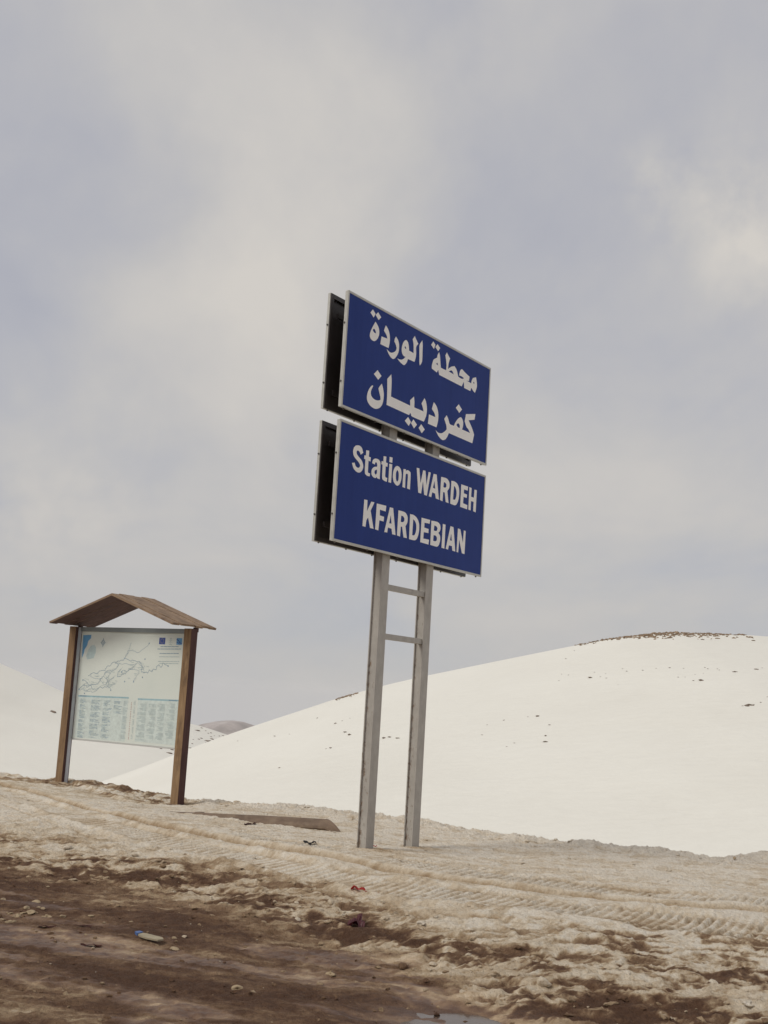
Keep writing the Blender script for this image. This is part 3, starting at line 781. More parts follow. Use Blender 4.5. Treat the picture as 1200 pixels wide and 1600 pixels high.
# the air between here and the far mountain
m_haze = bpy.data.materials.new('thin_haze')
m_haze.use_nodes = True
m_haze.node_tree.nodes.clear()
pv = m_haze.node_tree.nodes.new('ShaderNodeVolumePrincipled')
pv.inputs['Color'].default_value = (0.98, 0.98, 0.99, 1)
pv.inputs['Density'].default_value = 0.00011
mo = m_haze.node_tree.nodes.new('ShaderNodeOutputMaterial')
m_haze.node_tree.links.new(pv.outputs[0], mo.inputs['Volume'])
bm = bmesh.new()
add_box(bm, -1700, 1700, -80, 3500, -420, 28)
tag(from_bm('haze', bm, m_haze), kind='stuff')


# ------------------------------------------------------------------ stones and clods
def clod_mesh(name, seed, squash=0.6, rough=0.35, sub=2):
    bm = bmesh.new()
    bmesh.ops.create_icosphere(bm, subdivisions=sub, radius=1.0)
    r = random.Random(seed)
    off = [Vector((r.uniform(-1, 1), r.uniform(-1, 1), r.uniform(-1, 1))).normalized() for _ in range(9)]
    wts = [r.uniform(0.4, 1.0) for _ in off]
    for v in bm.verts:
        n = v.co.normalized()
        k = 1.0
        for d, w in zip(off, wts):
            t = n.dot(d)
            if t > 0.55:
                k -= rough * w * (t - 0.55) / 0.45
        k += r.uniform(-0.05, 0.05)
        v.co = n * k
        v.co.z *= squash
    me = bpy.data.meshes.new(name)
    bm.to_mesh(me)
    bm.free()
    return me


def clod_arrays(seed, sub=1, squash=0.65):
    me = clod_mesh('tmp', seed, squash, 0.4, sub)
    n = len(me.vertices)
    co = np.empty(n * 3, np.float32)
    me.vertices.foreach_get('co', co)
    tri = np.array([p.vertices[:] for p in me.polygons], np.int32)
    bpy.data.meshes.remove(me)
    return co.reshape(-1, 3), tri


def scatter(name, places, mats, variants, attrs=None, smooth=False):
    """one mesh of many small clods: places = (x, y, z, sx, sy, sz, rot)"""
    V, T, A, n0 = [], [], [], 0
    for i, (x, y, z, sx, sy, sz, ro) in enumerate(places):
        co, tri = variants[i % len(variants)]
        c, s_ = math.cos(ro), math.sin(ro)
        a = co * np.array([sx, sy, sz], np.float32)
        a = np.stack([a[:, 0] * c - a[:, 1] * s_ + x, a[:, 0] * s_ + a[:, 1] * c + y, a[:, 2] + z], -1)
        V.append(a)
        T.append(tri + n0)
        if attrs is not None:
            A.append(np.full(len(a), attrs[i], np.float32))
        n0 += len(a)
    V, T = np.concatenate(V), np.concatenate(T)
    me = bpy.data.meshes.new(name)
    me.from_pydata(V.tolist(), [], T.tolist())
    if smooth:
        me.polygons.foreach_set('use_smooth', np.ones(len(T), dtype=bool))
    if attrs is not None:
        at = me.attributes.new('dirt_and_shade', 'FLOAT', 'POINT')
        at.data.foreach_set('value', np.concatenate(A))
        me.attributes.new('wet', 'FLOAT', 'POINT')
    return link(name, me, mats)


m_rock = plain('brown_rock', (0.19, 0.145, 0.11), 0.9, 0, 0.4, 2.0)
rock_meshes = [clod_mesh('rock', 60 + i, 0.5, 0.5, 1) for i in range(5)]
for m_ in rock_meshes:
    m_.materials.append(m_rock)
for pts, hf, label, grp, k in ((ROCKS_MAIN, h_main, 'small dark rock poking out of the snow on the broad hillside behind the sign', 'rocks on the broad snowy hillside', 0.135),
                               (ROCKS_LEFT, h_left, 'small dark rock on the far snow slope behind the map board', 'rocks on the far left slope', 0.30)):
    for i, (x, y, w) in enumerate(pts):
        o = bpy.data.objects.new('rock', rock_meshes[i % 5])
        COL.objects.link(o)
        o.location = (x, y, float(h_main(x, y) if hf is h_main else h_left(x, y)) + 0.03 * k)
        e = k * (w if w > 1 else 0.8 * w) * random.uniform(0.8, 1.2)
        o.scale = (e * random.uniform(1.1, 1.7), e * 1.2, e * random.uniform(0.7, 1.1))
        o.rotation_euler = (0, 0, random.uniform(-0.5, 0.5))
        if hf is h_main:
            row = 'high on' if y > 116 else ('midway up' if y > 104 else 'low on')
            where = ('between the map board and the sign' if x < -2 else 'just right of the sign posts' if x < 9 else
                     'in the middle of the slope' if x < 19 else 'below the left end of the rubble crest' if x < 25 else
                     'below the rubble crest' if x < 31 else 'near the right edge')
            cell = '%s the snowy hill, %s' % (row, where)
            big = w >= 1.5 and not any(a is not pts[i] and a[2] >= w and abs(a[0] - x) < 7 and abs(a[1] - y) < 9 for a in pts)
            tag(o, ('largest dark rock ' if big else 'small dark rock ') + cell, 'rock', None if big else 'rocks ' + cell)
        else:
            cell = 'seen left of the map board' if x < -45 else ('seen just under the map board' if y < 197 else 'seen right of the map board')
            tag(o, 'small dark rock on the far snow slope, ' + cell, 'rock', 'rocks on the far slope ' + cell)

var1 = [clod_arrays(200 + i) for i in range(10)]
pl = []
for i in range(620):
    x = random.choice([random.gauss(31, 2.6), random.uniform(22.5, 42), random.uniform(30, 42)])
    if not 22.0 < x < 42.5:
        continue
    y = 140.0 - abs(random.gauss(0, 0.6 + (1.6 if x > 29 else 0.3))) + random.uniform(0, 1.5)
    if x > 38 and random.random() < 0.5:
        continue
    e = random.uniform(0.07, 0.24)
    pl.append((x, y, float(h_main(x, y)) + 0.02, e * random.uniform(1, 2.2), e, e * random.uniform(0.7, 1.3), random.uniform(0, 3)))
for i in range(70):
    x = random.uniform(-4.2, -1.6)
    y = 139.5 - abs(random.gauss(0, 0.8))
    e = random.uniform(0.06, 0.17)
    pl.append((x, y, float(h_main(x, y)) + 0.02, e * 1.6, e, e, random.uniform(0, 3)))
m_scrub = plain('brown_scrub', (0.26, 0.18, 0.115), 0.95, 0, 0.45, 1.2)
o = scatter('crest_rubble', pl, m_scrub, var1)
tag(o, 'brown rubble and low scrub along the crest of the snowy hill', 'rubble', kind='stuff')

# loose clods of snow and dirt along the roadside
pl, at = [], []
N = 16000
rx_, ry_ = rng.uniform(-5.2, 5.2, N), rng.uniform(5.4, 18.5, N)
hh, dd_, _w = ground(rx_, ry_)
qq = ry_ - MUD(rx_)
cc = ry_ - CREST(rx_)
vv = ry_ - RUT(rx_)
for i in range(N):
    p = 0.06
    if -0.5 < qq[i] < 1.6:
        p = 0.40
    elif qq[i] < -0.5:
        p = 0.42
    if abs(cc[i]) < 0.5:
        p = 0.5
    if -1.05 < vv[i] < -0.35:
        p = 0.03
    if cc[i] > 0.3 or random.random() > p:
        continue
    e = 0.006 + 0.026 * random.random() ** 4
    if qq[i] < -0.5:
        e *= 0.75
    pl.append((rx_[i], ry_[i], hh[i] + 0.25 * e, e * random.uniform(0.9, 1.6), e, e * random.uniform(0.7, 1.1), random.uniform(0, 3.1)))
    at.append(float(np.clip(dd_[i] * random.uniform(0.5, 1.05), 0.05, 0.95)) if random.random() > 0.12 else random.uniform(0.1, 0.5))
var2 = [clod_arrays(260 + i, 2, 0.75) for i in range(10)]
var2n = len(pl)
o = scatter('snow_clods', pl, m_ground, var1, at)
tag(o, 'loose crumbs of dirty snow and mud strewn along the roadside', 'snow clods', kind='stuff')
# broken lumps of crust in the churned strip and on the crest
pl, at = [], []
N = 2600
rx_, ry_ = rng.uniform(-5.0, 5.0, N), rng.uniform(6.0, 18.5, N)
hh, dd_, _w = ground(rx_, ry_)
qq, cc, vv = ry_ - MUD(rx_), ry_ - CREST(rx_), ry_ - RUT(rx_)
for i in range(N):
    p = 0.5 if -0.35 < qq[i] < 1.3 else (0.35 if abs(cc[i] + 0.1) < 0.35 else 0.02)
    if -1.05 < vv[i] < -0.35 or cc[i] > 0.3 or random.random() > p:
        continue
    e = 0.016 + 0.036 * random.random() ** 2.5
    pl.append((rx_[i], ry_[i], hh[i] + 0.05 * e, e * random.uniform(0.9, 1.7), e, e * random.uniform(0.6, 1.0), random.uniform(0, 3.1)))
    at.append(float(np.clip(dd_[i] * random.uniform(0.4, 1.0), 0.03, 0.8)))
o = scatter('crust_lumps', pl, m_ground, var2, at)
tag(o, 'broken lumps of snow crust in the churned strip beside the mud', 'snow clods', kind='stuff')

# ------------------------------------------------------------------ the road sign
SA = 0.9955
SW = 2.857
sign = link('road_sign', None, [], None, (-0.4494, 11.0401, 0.0), SA)
tag(sign, 'tall blue two-panel road sign with white Arabic and Latin lettering on two steel posts', 'road sign')
m_blue, nt, b = new_mat('blue_sheeting')
g = NB(nt)
n1 = g.noise(g.mapping(g.obj(), (1.2, 1.2, 0.6)), 2.0, 6, 0.6)
n2 = g.noise(g.mapping(g.obj(), (14, 14, 1.2)), 1.0, 5, 0.6)
g.put(b.inputs['Base Color'], g.ramp(g.math('ADD', g.math('MULTIPLY', n1, 0.6), g.math('MULTIPLY', n2, 0.4)), [(0.3, (0.011, 0.034, 0.195)), (0.7, (0.018, 0.046, 0.24))]))
b.inputs['Roughness'].default_value = 0.5
b.inputs['Specular IOR Level'].default_value = 0.15
m_white = plain('white_sheeting', (0.93, 0.915, 0.885), 0.5, 0, 0.04, 6)
m_alu, nt, b = new_mat('aluminium_frame')
g = NB(nt)
n1 = g.noise(g.mapping(g.obj(), (3, 3, 9)), 1.0, 6, 0.6)
g.put(b.inputs['Base Color'], g.ramp(n1, [(0.3, (0.46, 0.45, 0.41)), (0.7, (0.58, 0.57, 0.52))]))
b.inputs['Metallic'].default_value = 0.25
b.inputs['Roughness'].default_value = 0.45
m_back, nt, b = new_mat('shaded_panel_back')  # near-black: shade of the gap between the panels is put into this colour
g = NB(nt)
n1 = g.noise(g.obj(), 3.0, 6, 0.6)
g.put(b.inputs['Base Color'], g.ramp(n1, [(0.3, (0.035, 0.028, 0.026)), (0.7, (0.06, 0.048, 0.044))]))
b.inputs['Roughness'].default_value = 0.42
m_bolt = plain('bolt_steel', (0.16, 0.15, 0.14), 0.5, 0.6, 0.2, 40)


def steel(name, rust_lo, rust_hi):
    m, nt, b = new_mat(name)
    g = NB(nt)
    ob = g.obj()
    a = g.noise(g.mapping(ob, (12, 12, 7)), 1.0, 7, 0.62)
    r = g.noise(g.mapping(ob, (30, 30, 16)), 1.0, 8, 0.7, 0.3)
    c = g.ramp(a, [(0.3, (0.37, 0.345, 0.31)), (0.7, (0.47, 0.445, 0.405))])
    rust = g.ramp(g.noise(ob, 30, 4, 0.6), [(0.3, (0.10, 0.055, 0.03)), (0.7, (0.24, 0.15, 0.085))])
    sp = g.node('ShaderNodeSeparateXYZ')
    g.put(sp.inputs[0], ob)
    low = g.ramp(g.math('MULTIPLY', sp.outputs[2], 0.33), [(0.0, 0.10), (0.45, 0.06), (1.0, 0.0)])
    edge = g.ramp(g.math('SUBTRACT', g.math('MULTIPLY', sp.outputs[1], 10.0), 0.75), [(0.45, -0.0), (0.95, 0.13)])
    f = g.ramp(g.math('ADD', g.math('ADD', r, low), edge), [(rust_lo - 0.03, 0.0), (rust_hi, 0.85)])
    g.put(b.inputs['Base Color'], g.mix(f, c, rust))
    b.inputs['Metallic'].default_value = 0.1
    b.inputs['Roughness'].default_value = 0.6
    g.put(b.inputs['Normal'], g.bump(r, 0.25, 0.003))
    return m


m_steel = steel('weathered_steel', 0.74, 0.84)
m_rusty = steel('rust_streaked_steel', 0.68, 0.76)

PY0, PY1 = 0.070, 0.172          # depth of the posts behind the sign face
PX = (0.955, 1.800)
PWD = 0.137
for i, px in enumerate(PX):
    bm = bmesh.new()
    z0, z1 = -0.5, 5.05
    add_box(bm, px, px + PWD, PY0, PY0 + 0.010, z0, z1, 0, 0.002)
    add_box(bm, px, px + PWD, PY1 - 0.010, PY1, z0, z1, 0, 0.002)
    add_box(bm, px + PWD / 2 - 0.05, px + PWD / 2 - 0.042, PY0 + 0.0102, PY1 - 0.0102, z0, z1, 1)
    add_box(bm, px + PWD / 2 + 0.042, px + PWD / 2 + 0.05, PY0 + 0.0102, PY1 - 0.0102, z0, z1, 0)
    o = from_bm('post', bm, [m_steel, m_rusty], sign)
    o['label'] = 'rust streaked grey steel post'
for zz in (2.465, 1.985):
    bm = bmesh.new()
    add_box(bm, PX[0] + PWD - 0.012, PX[1] + 0.060 - 0.04, PY0 + 0.012, PY0 + 0.062, zz, zz + 0.055, 0, 0.003)
    from_bm('crossbar', bm, m_steel, sign)

PANELS = [(4.0366, 5.1516, 'u1', 'u2', 'upper blue panel with two lines of white Arabic lettering'),
          (2.7934, 3.9227, 'l1', 'l2', 'lower blue panel with two lines of white Latin lettering')]


def frame_ring(bm, x0, x1, z0, z1, ya, yb, w, lip=0.0):
    """mitred frame: face at ya, side going back to yb"""
    add_box(bm, x0, x1, ya, yb, z1 - w, z1, 0, 0.002)
    add_box(bm, x0, x1, ya, yb, z0, z0 + w, 0, 0.002)
    add_box(bm, x0, x0 + w, ya, yb, z0 + w + 0.0004, z1 - w - 0.0004, 0, 0.002)
    add_box(bm, x1 - w, x1, ya, yb, z0 + w + 0.0004, z1 - w - 0.0004, 0, 0.002)


bolt_me = None


def bolt(parent, loc, axis_):
    global bolt_me
    if bolt_me is None:
        bm = bmesh.new()
        bmesh.ops.create_cone(bm, cap_ends=True, segments=8, radius1=0.010, radius2=0.007, depth=0.012)
        bolt_me = bpy.data.meshes.new('bolt')
        bm.to_mesh(bolt_me)
        bm.free()
        bolt_me.materials.append(m_bolt)
    o = bpy.data.objects.new('bolt', bolt_me)
    COL.objects.link(o)
    o.parent = parent
    o.location = loc
    if axis_ == 'x':
        o.rotation_euler = (0, -math.pi / 2, 0)
    elif axis_ == 'down':
        o.rotation_euler = (math.pi, 0, 0)


for z0, z1, g1, g2, lab in PANELS:
    # front panel: a folded tray, blue face, aluminium edge
    bm = bmesh.new()
    add_box(bm, 0.012, SW - 0.012, 0.0035, 0.0095, z0 + 0.012, z1 - 0.012, 0)
    bm.faces.ensure_lookup_table()
    for f in bm.faces:
        if f.calc_center_median().y > 0.009:
            f.material_index = 1
    pan = from_bm('sign_panel', bm, [m_blue, m_back], sign)
    pan['label'] = lab
    bm = bmesh.new()
    frame_ring(bm, 0.0, SW, z0, z1, 0.0, 0.014, 0.022)
    frame_ring(bm, 0.003, SW - 0.003, z0 + 0.003, z1 - 0.003, 0.0165, 0.036, 0.020)
    from_bm('frame', bm, m_alu, pan)
    for k in (g1, g2):
        outl = [mm(s) for s in GLYPHS[k]]
        outline_mesh('lettering', outl, lambda x, y, z0=z0: (x, 0.0022, z0 + y), m_white, pan)
    for t in (0.22, 0.72):
        bolt(pan, (-0.002, 0.026, z0 + (z1 - z0) * t), 'x')
    for t in np.linspace(0.08, 2.78, 6):
        bolt(pan, (float(t), 0.030, z0 - 0.004), 'down')
    # mounting rails between panel and posts
    for t in (0.13, 0.80):
        zz = z0 + (z1 - z0) * t
        bm = bmesh.new()
        add_box(bm, 0.10, SW - 0.10, 0.0365, 0.0695, zz, zz + 0.045, 0, 0.002)
        from_bm('rail', bm, m_alu, sign)
        bm = bmesh.new()
        add_box(bm, 0.10, SW - 0.10, PY1 + 0.0005, 0.193, zz, zz + 0.045, 0, 0.002)
        from_bm('rail', bm, m_back, sign)
    # the panel on the far side, seen from its dark back
    bm = bmesh.new()
    add_box(bm, 0.012, SW - 0.012, 0.222, 0.228, z0 + 0.012, z1 - 0.012, 0)
    rp = from_bm('rear_panel', bm, m_back, sign)
    rp['label'] = 'panel facing the other way, its dark back showing'
    bm = bmesh.new()
    frame_ring(bm, 0.0, SW, z0, z1, 0.205, 0.232, 0.024)
    from_bm('frame', bm, m_alu, rp)
    bm = bmesh.new()
    frame_ring(bm, 0.004, SW - 0.004, z0 + 0.004, z1 - 0.004, 0.194, 0.2045, 0.045)
    from_bm('inner_lip', bm, m_back, rp)
    for t in (0.22, 0.72):
        bolt(rp, (-0.004, 0.218, z0 + (z1 - z0) * t), 'x')
    for t in np.linspace(0.08, 2.78, 7):
        bolt(rp, (float(t), 0.212, z0 - 0.004), 'down')

# ------------------------------------------------------------------ the map board under its little roof
KB = 0.6147
KW, KP, KD, KH = 2.3965, 0.133, 0.1233, 2.20
kiosk = link('information_board', None, [], None, (-4.4202, 17.861, 0.0), -KB)
tag(kiosk, 'wooden information board with a regional map under a small gabled roof', 'information board')
m_bleach = wood('bleached_wood', (0.34, 0.225, 0.12), (0.19, 0.11, 0.055), (0.085, 0.045, 0.026))
m_stained_shade = wood('red_stained_shaded_wood', (0.105, 0.048, 0.042), (0.06, 0.027, 0.025), (0.045, 0.02, 0.02))  # red stain, darkened to hold the shade of faces turned from the sun
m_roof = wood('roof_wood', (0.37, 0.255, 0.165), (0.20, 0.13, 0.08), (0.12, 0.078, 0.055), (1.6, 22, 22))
m_roof_under = wood('roof_underside', (0.12, 0.058, 0.045), (0.07, 0.032, 0.027), (0.05, 0.024, 0.02), (1.6, 22, 22))  # red stain plus the shade under the roof, both in the colour
m_grey = plain('grey_metal', (0.25, 0.28, 0.28), 0.5, 0.3, 0.08, 8)
m_pale = plain('pale_metal', (0.50, 0.52, 0.56), 0.5, 0.2, 0.05, 8)
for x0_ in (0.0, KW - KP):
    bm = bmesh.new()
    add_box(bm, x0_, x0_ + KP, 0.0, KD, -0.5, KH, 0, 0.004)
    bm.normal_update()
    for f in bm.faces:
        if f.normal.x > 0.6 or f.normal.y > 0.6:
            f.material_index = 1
    from_bm('post', bm, [m_bleach, m_stained_shade], kiosk)
bm = bmesh.new()
add_box(bm, KP + 0.0005, KP + 0.008, 0.048, 0.104, -0.3, KH - 0.01)
from_bm('metal_channel', bm, m_pale, kiosk)
bm = bmesh.new()
add_box(bm, KW - KP - 0.008, KW - KP - 0.0005, 0.048, 0.104, -0.3, KH - 0.01)
from_bm('metal_channel', bm, m_pale, kiosk)
BZ0, BZ1 = 0.612, 2.195
m_board = plain('board_back', (0.5, 0.5, 0.48), 0.6, 0, 0.05, 6)
m_sheet, nt, b = new_mat('map_sheet')
g = NB(nt)
n1 = g.noise(g.obj(), 1.6, 5, 0.6)
g.put(b.inputs['Base Color'], g.ramp(n1, [(0.3, (0.68, 0.735, 0.685)), (0.7, (0.735, 0.78, 0.725))]))
b.inputs['Roughness'].default_value = 0.4
board = box('board', (KP + 0.0085, KW - KP - 0.0085, 0.1125, 0.123, BZ0, BZ1), m_board, kiosk)
rail = box('top_rail', (KP + 0.0085, KW - KP - 0.0085, 0.085, 0.1115, BZ1 - 0.058, BZ1 + 0.004), m_grey, kiosk, 0.002)
rail = box('bottom_rail', (KP + 0.0085, KW - KP - 0.0085, 0.104, 0.1115, BZ0 - 0.012, BZ0 + 0.008), m_board, kiosk, 0.002)


def flat(name, rects, mats, y, parent):
    bm = bmesh.new()
    for a0, a1, c0, c1 in rects:
        bm.faces.new([bm.verts.new(c) for c in ((a0, y, c0), (a1, y, c0), (a1, y, c1), (a0, y, c1))])
    return from_bm(name, bm, mats, parent)


sheet = flat('map_sheet', [(KP + 0.012, KW - KP - 0.012, BZ0 + 0.01, BZ1 - 0.06)], m_sheet, 0.1118, board)
m_ink = plain('grey_blue_ink', (0.22, 0.33, 0.42), 0.6)
m_inklight = plain('faded_ink', (0.44, 0.53, 0.53), 0.6)
m_sea = plain('sea_blue_ink', (0.13, 0.35, 0.60), 0.6)
m_tint = plain('pale_blue_ink', (0.50, 0.62, 0.62), 0.6)
m_table = plain('table_tint', (0.62, 0.70, 0.67), 0.6)
m_eu = plain('deep_blue_ink', (0.05, 0.09, 0.34), 0.6)
m_red = plain('red_ink', (0.40, 0.16, 0.14), 0.6)
Y1, Y2, Y3 = 0.1113, 0.1108, 0.1104
flat('table_tint', [(0.165, 1.19, 0.64, 1.215), (1.385, 2.24, 0.655, 1.225)], m_table, Y1, board)
outline_mesh('sea', [mm(SEA)], lambda x, y: (x, Y1, y), m_sea, board)
outline_mesh('inset_map', [mm(TINT)], lambda x, y: (x, Y1, y), m_tint, board)


def ribbon(bm, pts, w, y):
    for (ax, az), (bx, bz) in zip(pts[:-1], pts[1:]):
        d = Vector((bx - ax, bz - az))
        if d.length < 1e-5:
            continue
        n = Vector((-d.y, d.x)).normalized() * (w / 2)
        e = d.normalized() * (w * 0.35)
        q = [(ax - n.x - e.x, az - n.y - e.y), (bx - n.x + e.x, bz - n.y + e.y), (bx + n.x + e.x, bz + n.y + e.y), (ax + n.x - e.x, az + n.y - e.y)]
        bm.faces.new([bm.verts.new((p[0], y, p[1])) for p in q])


def wiggle(pts, k, r):
    o_ = []
    for (ax, az), (bx, bz) in zip(pts[:-1], pts[1:]):
        for j in range(k):
            t = j / k
            o_.append((ax + (bx - ax) * t + r.uniform(-0.010, 0.010), az + (bz - az) * t + r.uniform(-0.010, 0.010)))
    return o_ + [pts[-1]]


rr = random.Random(3)
bm = bmesh.new()
for i, s in enumerate(ROADS):
    ribbon(bm, wiggle(mm(s), 3, rr), 0.0062 if i in (0, 3, 5, 6) else 0.004, Y2 - 0.00002 * i)
from_bm('map_roads', bm, m_ink, board)['kind'] = 'stuff'
bm = bmesh.new()
for i in range(26):                                    # faint minor tracks and place names
    x = rr.uniform(0.2, 1.5)
    z = 1.30 + (x - 0.2) * 0.30 + rr.uniform(-0.10, 0.16)
    w = rr.uniform(0.03, 0.07)
    ribbon(bm, [(x, z), (x + w, z + rr.uniform(-0.003, 0.003))], 0.007, Y3)
for s in ROADS[3:12]:
    p = mm(s)
    ribbon(bm, wiggle([(x + 0.03, z + 0.025) for x, z in p], 2, rr), 0.0035, Y3 - 0.0001)
from_bm('place_names', bm, m_inklight, board)['kind'] = 'stuff'
bm = bmesh.new()
for x, z in [(1.007, 1.585), (1.087, 1.455), (1.265, 1.459), (1.908, 1.694), (1.506, 1.993), (0.822, 1.326), (0.225, 1.444), (0.165, 1.313), (1.45, 1.775), (1.43, 1.526), (0.284, 1.258)]:
    vs = [bm.verts.new((x + 0.011 * math.cos(a), Y3 - 0.0003, z + 0.011 * math.sin(a))) for a in np.linspace(0, 2 * math.pi, 8, endpoint=False)]
    bm.faces.new(vs[::-1])
from_bm('place_marks', bm, m_ink, board)['kind'] = 'stuff'
# compass rose
bm = bmesh.new()
cx_, cz_ = 0.576, 1.984
for k in range(4):
    a = k * math.pi / 2
    d, p_ = (math.cos(a), math.sin(a)), (-math.sin(a), math.cos(a))
    L = 0.062 if k % 2 else 0.05
    q = [(cx_ + d[0] * L, cz_ + d[1] * L), (cx_ + (d[0] + p_[0]) * 0.013, cz_ + (d[1] + p_[1]) * 0.013), (cx_, cz_), (cx_ + (d[0] - p_[0]) * 0.013, cz_ + (d[1] - p_[1]) * 0.013)]
    ribbon(bm, q + [q[0]], 0.006, Y2 - 0.00004 * k)
ring = [(cx_ + 0.033 * math.cos(a), cz_ + 0.033 * math.sin(a)) for a in np.linspace(0, 2 * math.pi, 21)]
ribbon(bm, ring, 0.006, Y2 - 0.0002)
from_bm('compass_rose', bm, m_ink, board)
# the emblems at the top right
flag = flat('flag_emblem', [(1.696, 1.812, 1.985, 2.075)], m_eu, Y2, board)
m_gold = plain('gold_ink', (0.55, 0.50, 0.22), 0.6)
bm = bmesh.new()
for k in range(12):
    a = k * math.pi / 6
    sx_, sz_ = 1.754 + 0.030 * math.cos(a), 2.03 + 0.030 * math.sin(a)
    vs = []
    for j in range(10):
        r_ = 0.0065 if j % 2 == 0 else 0.0028
        b_ = math.pi / 2 + j * math.pi / 5
        vs.append(bm.verts.new((sx_ + r_ * math.cos(b_), Y3, sz_ + r_ * math.sin(b_))))
    bm.faces.new(vs[::-1])
from_bm('star_ring', bm, m_gold, board)['kind'] = 'stuff'
bm = bmesh.new()
ribbon(bm, [(1.918, 2.075), (1.918, 1.985)], 0.006, Y2)
ribbon(bm, [(1.90, 2.06), (1.918, 2.075), (1.936, 2.06)], 0.006, Y2 - 0.0001)
ribbon(bm, [(1.892, 2.035), (1.918, 2.052), (1.944, 2.035)], 0.006, Y2 - 0.0002)
ribbon(bm, [(1.886, 2.008), (1.918, 2.026), (1.95, 2.008)], 0.006, Y2 - 0.0003)
ribbon(bm, [(1.895, 1.985), (1.941, 1.985)], 0.008, Y2 - 0.0004)
from_bm('tree_emblem', bm, m_inklight, board)
flat('wave_emblem', [(2.028, 2.132, 1.985, 2.075)], m_sea, Y2, board)
bm = bmesh.new()
ribbon(bm, [(2.03, 2.055), (2.06, 2.045), (2.085, 2.018), (2.11, 2.005), (2.13, 2.005)], 0.012, Y3)
ribbon(bm, [(2.03, 2.02), (2.06, 2.012), (2.09, 1.992)], 0.008, Y3 - 0.0001)
from_bm('wave_stripe', bm, m_eu, board)
# printed text: rows too small to read
bm = bmesh.new()
bm2 = bmesh.new()
for x_a, x_b, z in [(1.736, 2.077, 1.953), (1.68, 2.12, 1.92), (1.727, 2.087, 1.86), (1.723, 2.102, 1.815), (1.71, 2.109, 1.752), (1.74, 2.10, 1.725)]:
    x = x_a
    while x < x_b:
        w = rr.uniform(0.03, 0.075)
        ribbon(bm2 if z < 1.84 else bm, [(x, z + 0.022 * (x - 1.7)), (min(x + w, x_b), z + 0.022 * (x - 1.7))], 0.009, Y3 - 0.0002)
        x += w + 0.012
for ci, (x_a, x_b, z_a, z_b) in enumerate(COLUMNS):
    z = z_b - 0.01
    para = rr.randint(3, 8)
    while z > z_a:
        if para == 0:
            para = rr.randint(3, 9)
            z -= 0.017
            continue
        para -= 1
        L = (x_b - x_a) * rr.choice([0.45, 0.6, 0.8, 0.9, 0.97, 0.7])
        xa = x_a if ci < 5 else x_b - L
        e = xa
        while e < xa + L - 0.008:
            w = rr.uniform(0.012, 0.045)
            ribbon(bm if rr.random() < 0.45 and ci < 4 else bm2, [(e, z), (min(e + w, xa + L), z)], 0.0055, Y3 - 0.0003)
            e += w + 0.006
        z -= 0.0125
ribbon(bm, [(0.2, 1.222), (0.33, 1.224)], 0.014, Y3 - 0.0005)
ribbon(bm, [(1.985, 1.238), (2.12, 1.241)], 0.014, Y3 - 0.0005)
from_bm('printed_text', bm, m_ink, board)['kind'] = 'stuff'
from_bm('faded_text', bm2, m_inklight, board)['kind'] = 'stuff'
bm = bmesh.new()
ribbon(bm, [(0.165, 1.218), (1.19, 1.236)], 0.022, Y2)
ribbon(bm, [(1.385, 1.228), (2.24, 1.244)], 0.022, Y2)
from_bm('header_bars', bm, plain('header_ink', (0.33, 0.50, 0.55), 0.6), board)
bm = bmesh.new()
z = 1.17
while z > 0.67:
    vs = [bm.verts.new((1.262 + 0.007 * math.cos(a), Y3, z + 0.007 * math.sin(a))) for a in np.linspace(0, 2 * math.pi, 6, endpoint=False)]
    bm.faces.new(vs[::-1])
    z -= rr.choice([0.022, 0.022, 0.03])
from_bm('legend_symbols', bm, m_red, board)['kind'] = 'stuff'

# roof: two slopes of boards running down from the ridge
RF, RB, EAVE, RIDGE = -0.368, 0.4676, 2.212, 2.604     # front and back in depth, heights of the lower face
mid = KW / 2
TH = 0.026
for side in (-1, 1):
    slope = link('roof_slope', None, [], kiosk)
    slope['label'] = 'bleached outer roof slope' if side > 0 else 'roof slope whose red-brown underside shows'
    nb = 6
    for k in range(nb):
        ya = RF + (RB - RF) * k / nb + 0.004
        yb = RF + (RB - RF) * (k + 1) / nb - 0.004
        run = mid + 0.016 + rr.uniform(-0.012, 0.014)
        if side > 0 and k == 0:
            run -= 0.02
        dz = (RIDGE - EAVE) / (mid + 0.014)
        lift = rr.uniform(0.0, 0.012)
        bm = bmesh.new()
        pts = [(0.0008, RIDGE + lift), (run, RIDGE - run * dz + lift), (run + 0.008, RIDGE - run * dz + TH + lift), (0.0008, RIDGE + TH + 0.004 + lift)]
        prism(bm, pts, ya, yb, lambda p, a, side=side: (mid + side * p[0], a, p[1]))
        bmesh.ops.recalc_face_normals(bm, faces=bm.faces)
        bm.normal_update()
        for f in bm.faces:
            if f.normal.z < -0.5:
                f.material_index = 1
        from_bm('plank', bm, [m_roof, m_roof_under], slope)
# battens that carry the boards on the posts
for x_a in (0.03, KW - 0.09):
    zt = RIDGE - (mid - (0.03 if x_a < 1 else 0.03)) * (RIDGE - EAVE) / (mid + 0.014)
    box('batten', (x_a, x_a + 0.06, KD + 0.0005, KD + 0.045, zt - 0.065, zt - 0.004), m_stained_shade, kiosk)

